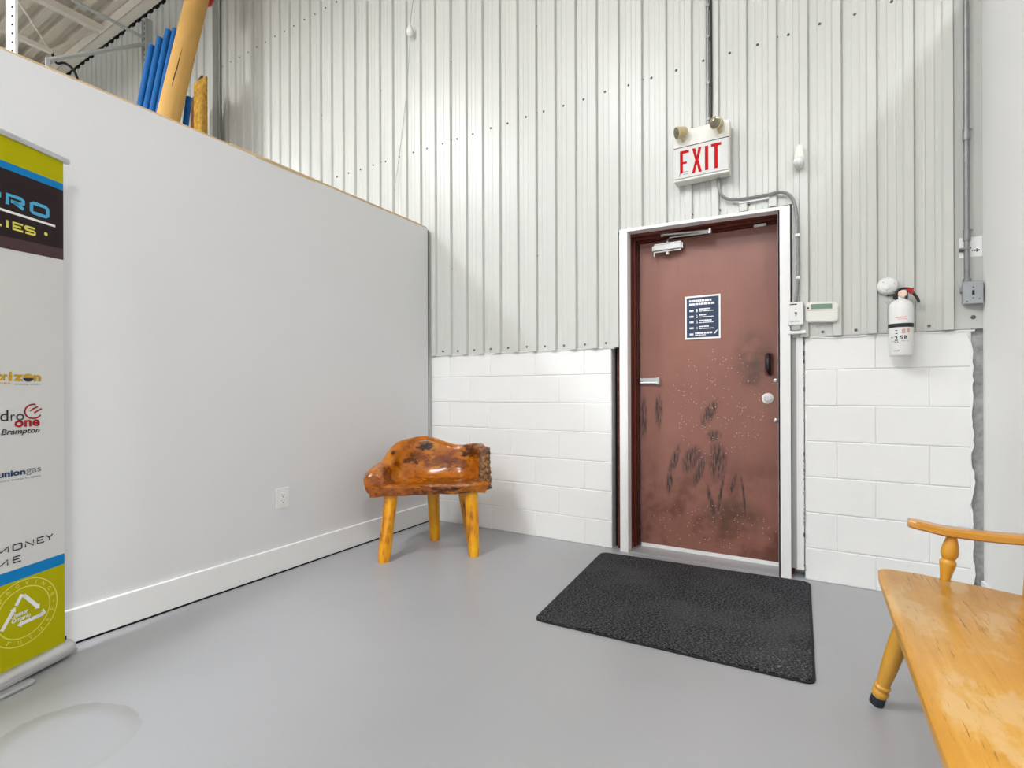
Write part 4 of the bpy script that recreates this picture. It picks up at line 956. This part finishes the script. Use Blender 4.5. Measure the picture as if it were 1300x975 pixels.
b = B(); lathe(b, [(.02, -.19), (.055, -.16), (.080, -.06), (.08, .05), (.07, .16), (.03, .2)], (-5.335, 2.93, 5.24), (.15, .1, 1), 14); tag(obj('red_bundle', b, M['red'], None, org=(-5.335, 2.93, 5.2), smooth=True), 'red cloth bundle wedged behind the top of the tan tube', 'cloth')
b = B(); bx(b, -5.66, -5.42, 2.95, 2.964, ZS+.001, 4.365); tag(obj('strand_board', b, M['osb'], None, org=(-5.54, 2.957, ZS)), 'mottled yellow strand board upright against the steel column', 'board')
b = B(); prism(b, [(-5.80, ZS+.001), (-5.58, ZS+.001), (-5.58, 4.45), (-5.66, 4.42), (-5.72, 4.28), (-5.80, 4.24)], XZ, 2.99, 3.006); tag(obj('brown_board', b, M['brown'], None, org=(-5.69, 3.0, ZS)), 'dark brown board with slanted top behind the yellow strand board', 'board')
# pallet racking behind the partition
ra = thing('pallet_rack', (-4.46, 1.2, 0), 'white perforated pallet rack post at the top left corner', 'rack')
RD = V(.862, .5065, 0); RN = V(.5065, -.862, 0); c = V(-4.467, 1.2, 0)
def RP(u, d, z): return tuple(c+RD*u+RN*d+V(0, 0, z))
b = B(); prism(b, [(-.030, -.010), (.030, -.010), (.030, .010), (.026, .010), (.026, -.006), (-.026, -.006), (-.026, .010), (-.030, .010)], lambda u, d, z: RP(u, -d, z), 0.0, 4.6); obj('post', b, M['rack'], ra)
hb = B(); prism(hb, rrect(.006, .018, -.007, .007, .003, 2), lambda u, z, d: RP(u, d, z+3.0), .0102, .0108); h0 = obj('slot', hb, M['darkgap'], ra, org=(-4.46, 1.2, 3.0))
for k in range(1, 24): piece('slot', h0, ra, (-4.46, 1.2, 3.0+.057*k))
r2 = thing('pallet_rack', (-6.58, 2.45, ZS), 'grey pallet rack frame with two braces beside the blue foam rods', 'rack')
b = B(); bx(b, -6.62, -6.54, 2.90, 2.905, ZS, 5.36); bx(b, -6.625, -6.62, 2.88, 2.96, ZS, 5.36); bx(b, -6.545, -6.54, 2.88, 2.96, ZS, 5.36); obj('post', b, M['rackgrey'], r2)
hb = B(); bx(hb, -6.600, -6.560, 2.8985, 2.8999, 5.300, 5.335); h0 = obj('slot', hb, M['darkgap'], r2, org=(-6.58, 2.9, 5.32))
for k in range(1, 10): piece('slot', h0, r2, (-6.58, 2.9, 5.32-.06*k))
b = B(); bx(b, -6.605, -6.575, 2.02, 2.05, ZS, 4.43); obj('post', b, M['rackgrey'], r2)
b = B(); cyl(b, (-6.59, 2.89, 5.07), (-6.59, 2.05, 4.42), .022, n=8); obj('brace', b, M['rackgrey'], r2)
b = B(); cyl(b, (-6.60, 2.89, 5.15), (-6.60, 1.78, 5.15), .018, n=8); obj('brace', b, M['rackgrey'], r2)
# loose black cord hanging from the roof steel
b = B(); tube(b, spline([(-8.35, 2.62, 5.42), (-8.33, 2.66, 5.30), (-8.36, 2.75, 5.36), (-8.33, 2.84, 5.30), (-8.31, 2.88, 5.1), (-8.32, 2.88, 4.7), (-8.31, 2.9, 4.2)], 5), .016, 6); tag(obj('roof_cord', b, M['black'], None, org=(-8.35, 2.62, 5.4)), 'loose black cord hanging from roof joist at the upper left', 'cord')
# fluorescent fixture below the roof, its end just in view
lf = thing('ceiling_light', (-6.85, 2.70, 5.60), 'white strip light end hanging under the roof at top left', 'light')
b = B(); bx(b, -6.93, -6.80, 1.4, 2.76, 5.60, 5.67); obj('housing', b, M['rack'], lf, bevel=.01)
for yy in (1.6, 2.6):
    b = B(); cyl(b, (-6.865, yy, 5.67), (-6.865, yy, 6.13), .005, n=6); obj('hanger', b, M['rackgrey'], lf)
# housings of the high-bay lamps and of the added fill lamps
HB = ['white high-bay lamp housing under the roof left of the partition', 'white high-bay lamp housing under the roof above the entrance area', 'white housing of an added fill lamp far behind near the right side',
      'white housing of an added fill lamp farthest left in the warehouse', 'white housing of an added fill lamp beyond the right partition', 'white housing of an added fill lamp behind, in line with left partition']
hb0 = None
for i, (x, y, z, k) in enumerate(LAMPS_AND_FILLS):
    if hb0 is None:
        q = B(); bx(q, x-.26, x+.26, y-.66, y+.66, z, z+.06); hb0 = obj('lamp_or_fill_housing', q, M['rack'], None, org=(x, y, z), bevel=.01); o = hb0
    else:
        o = hb0.copy(); COL.objects.link(o); o.location = (x, y, z)
    tag(o, HB[i], 'light', 'high-bay lamps under the roof')
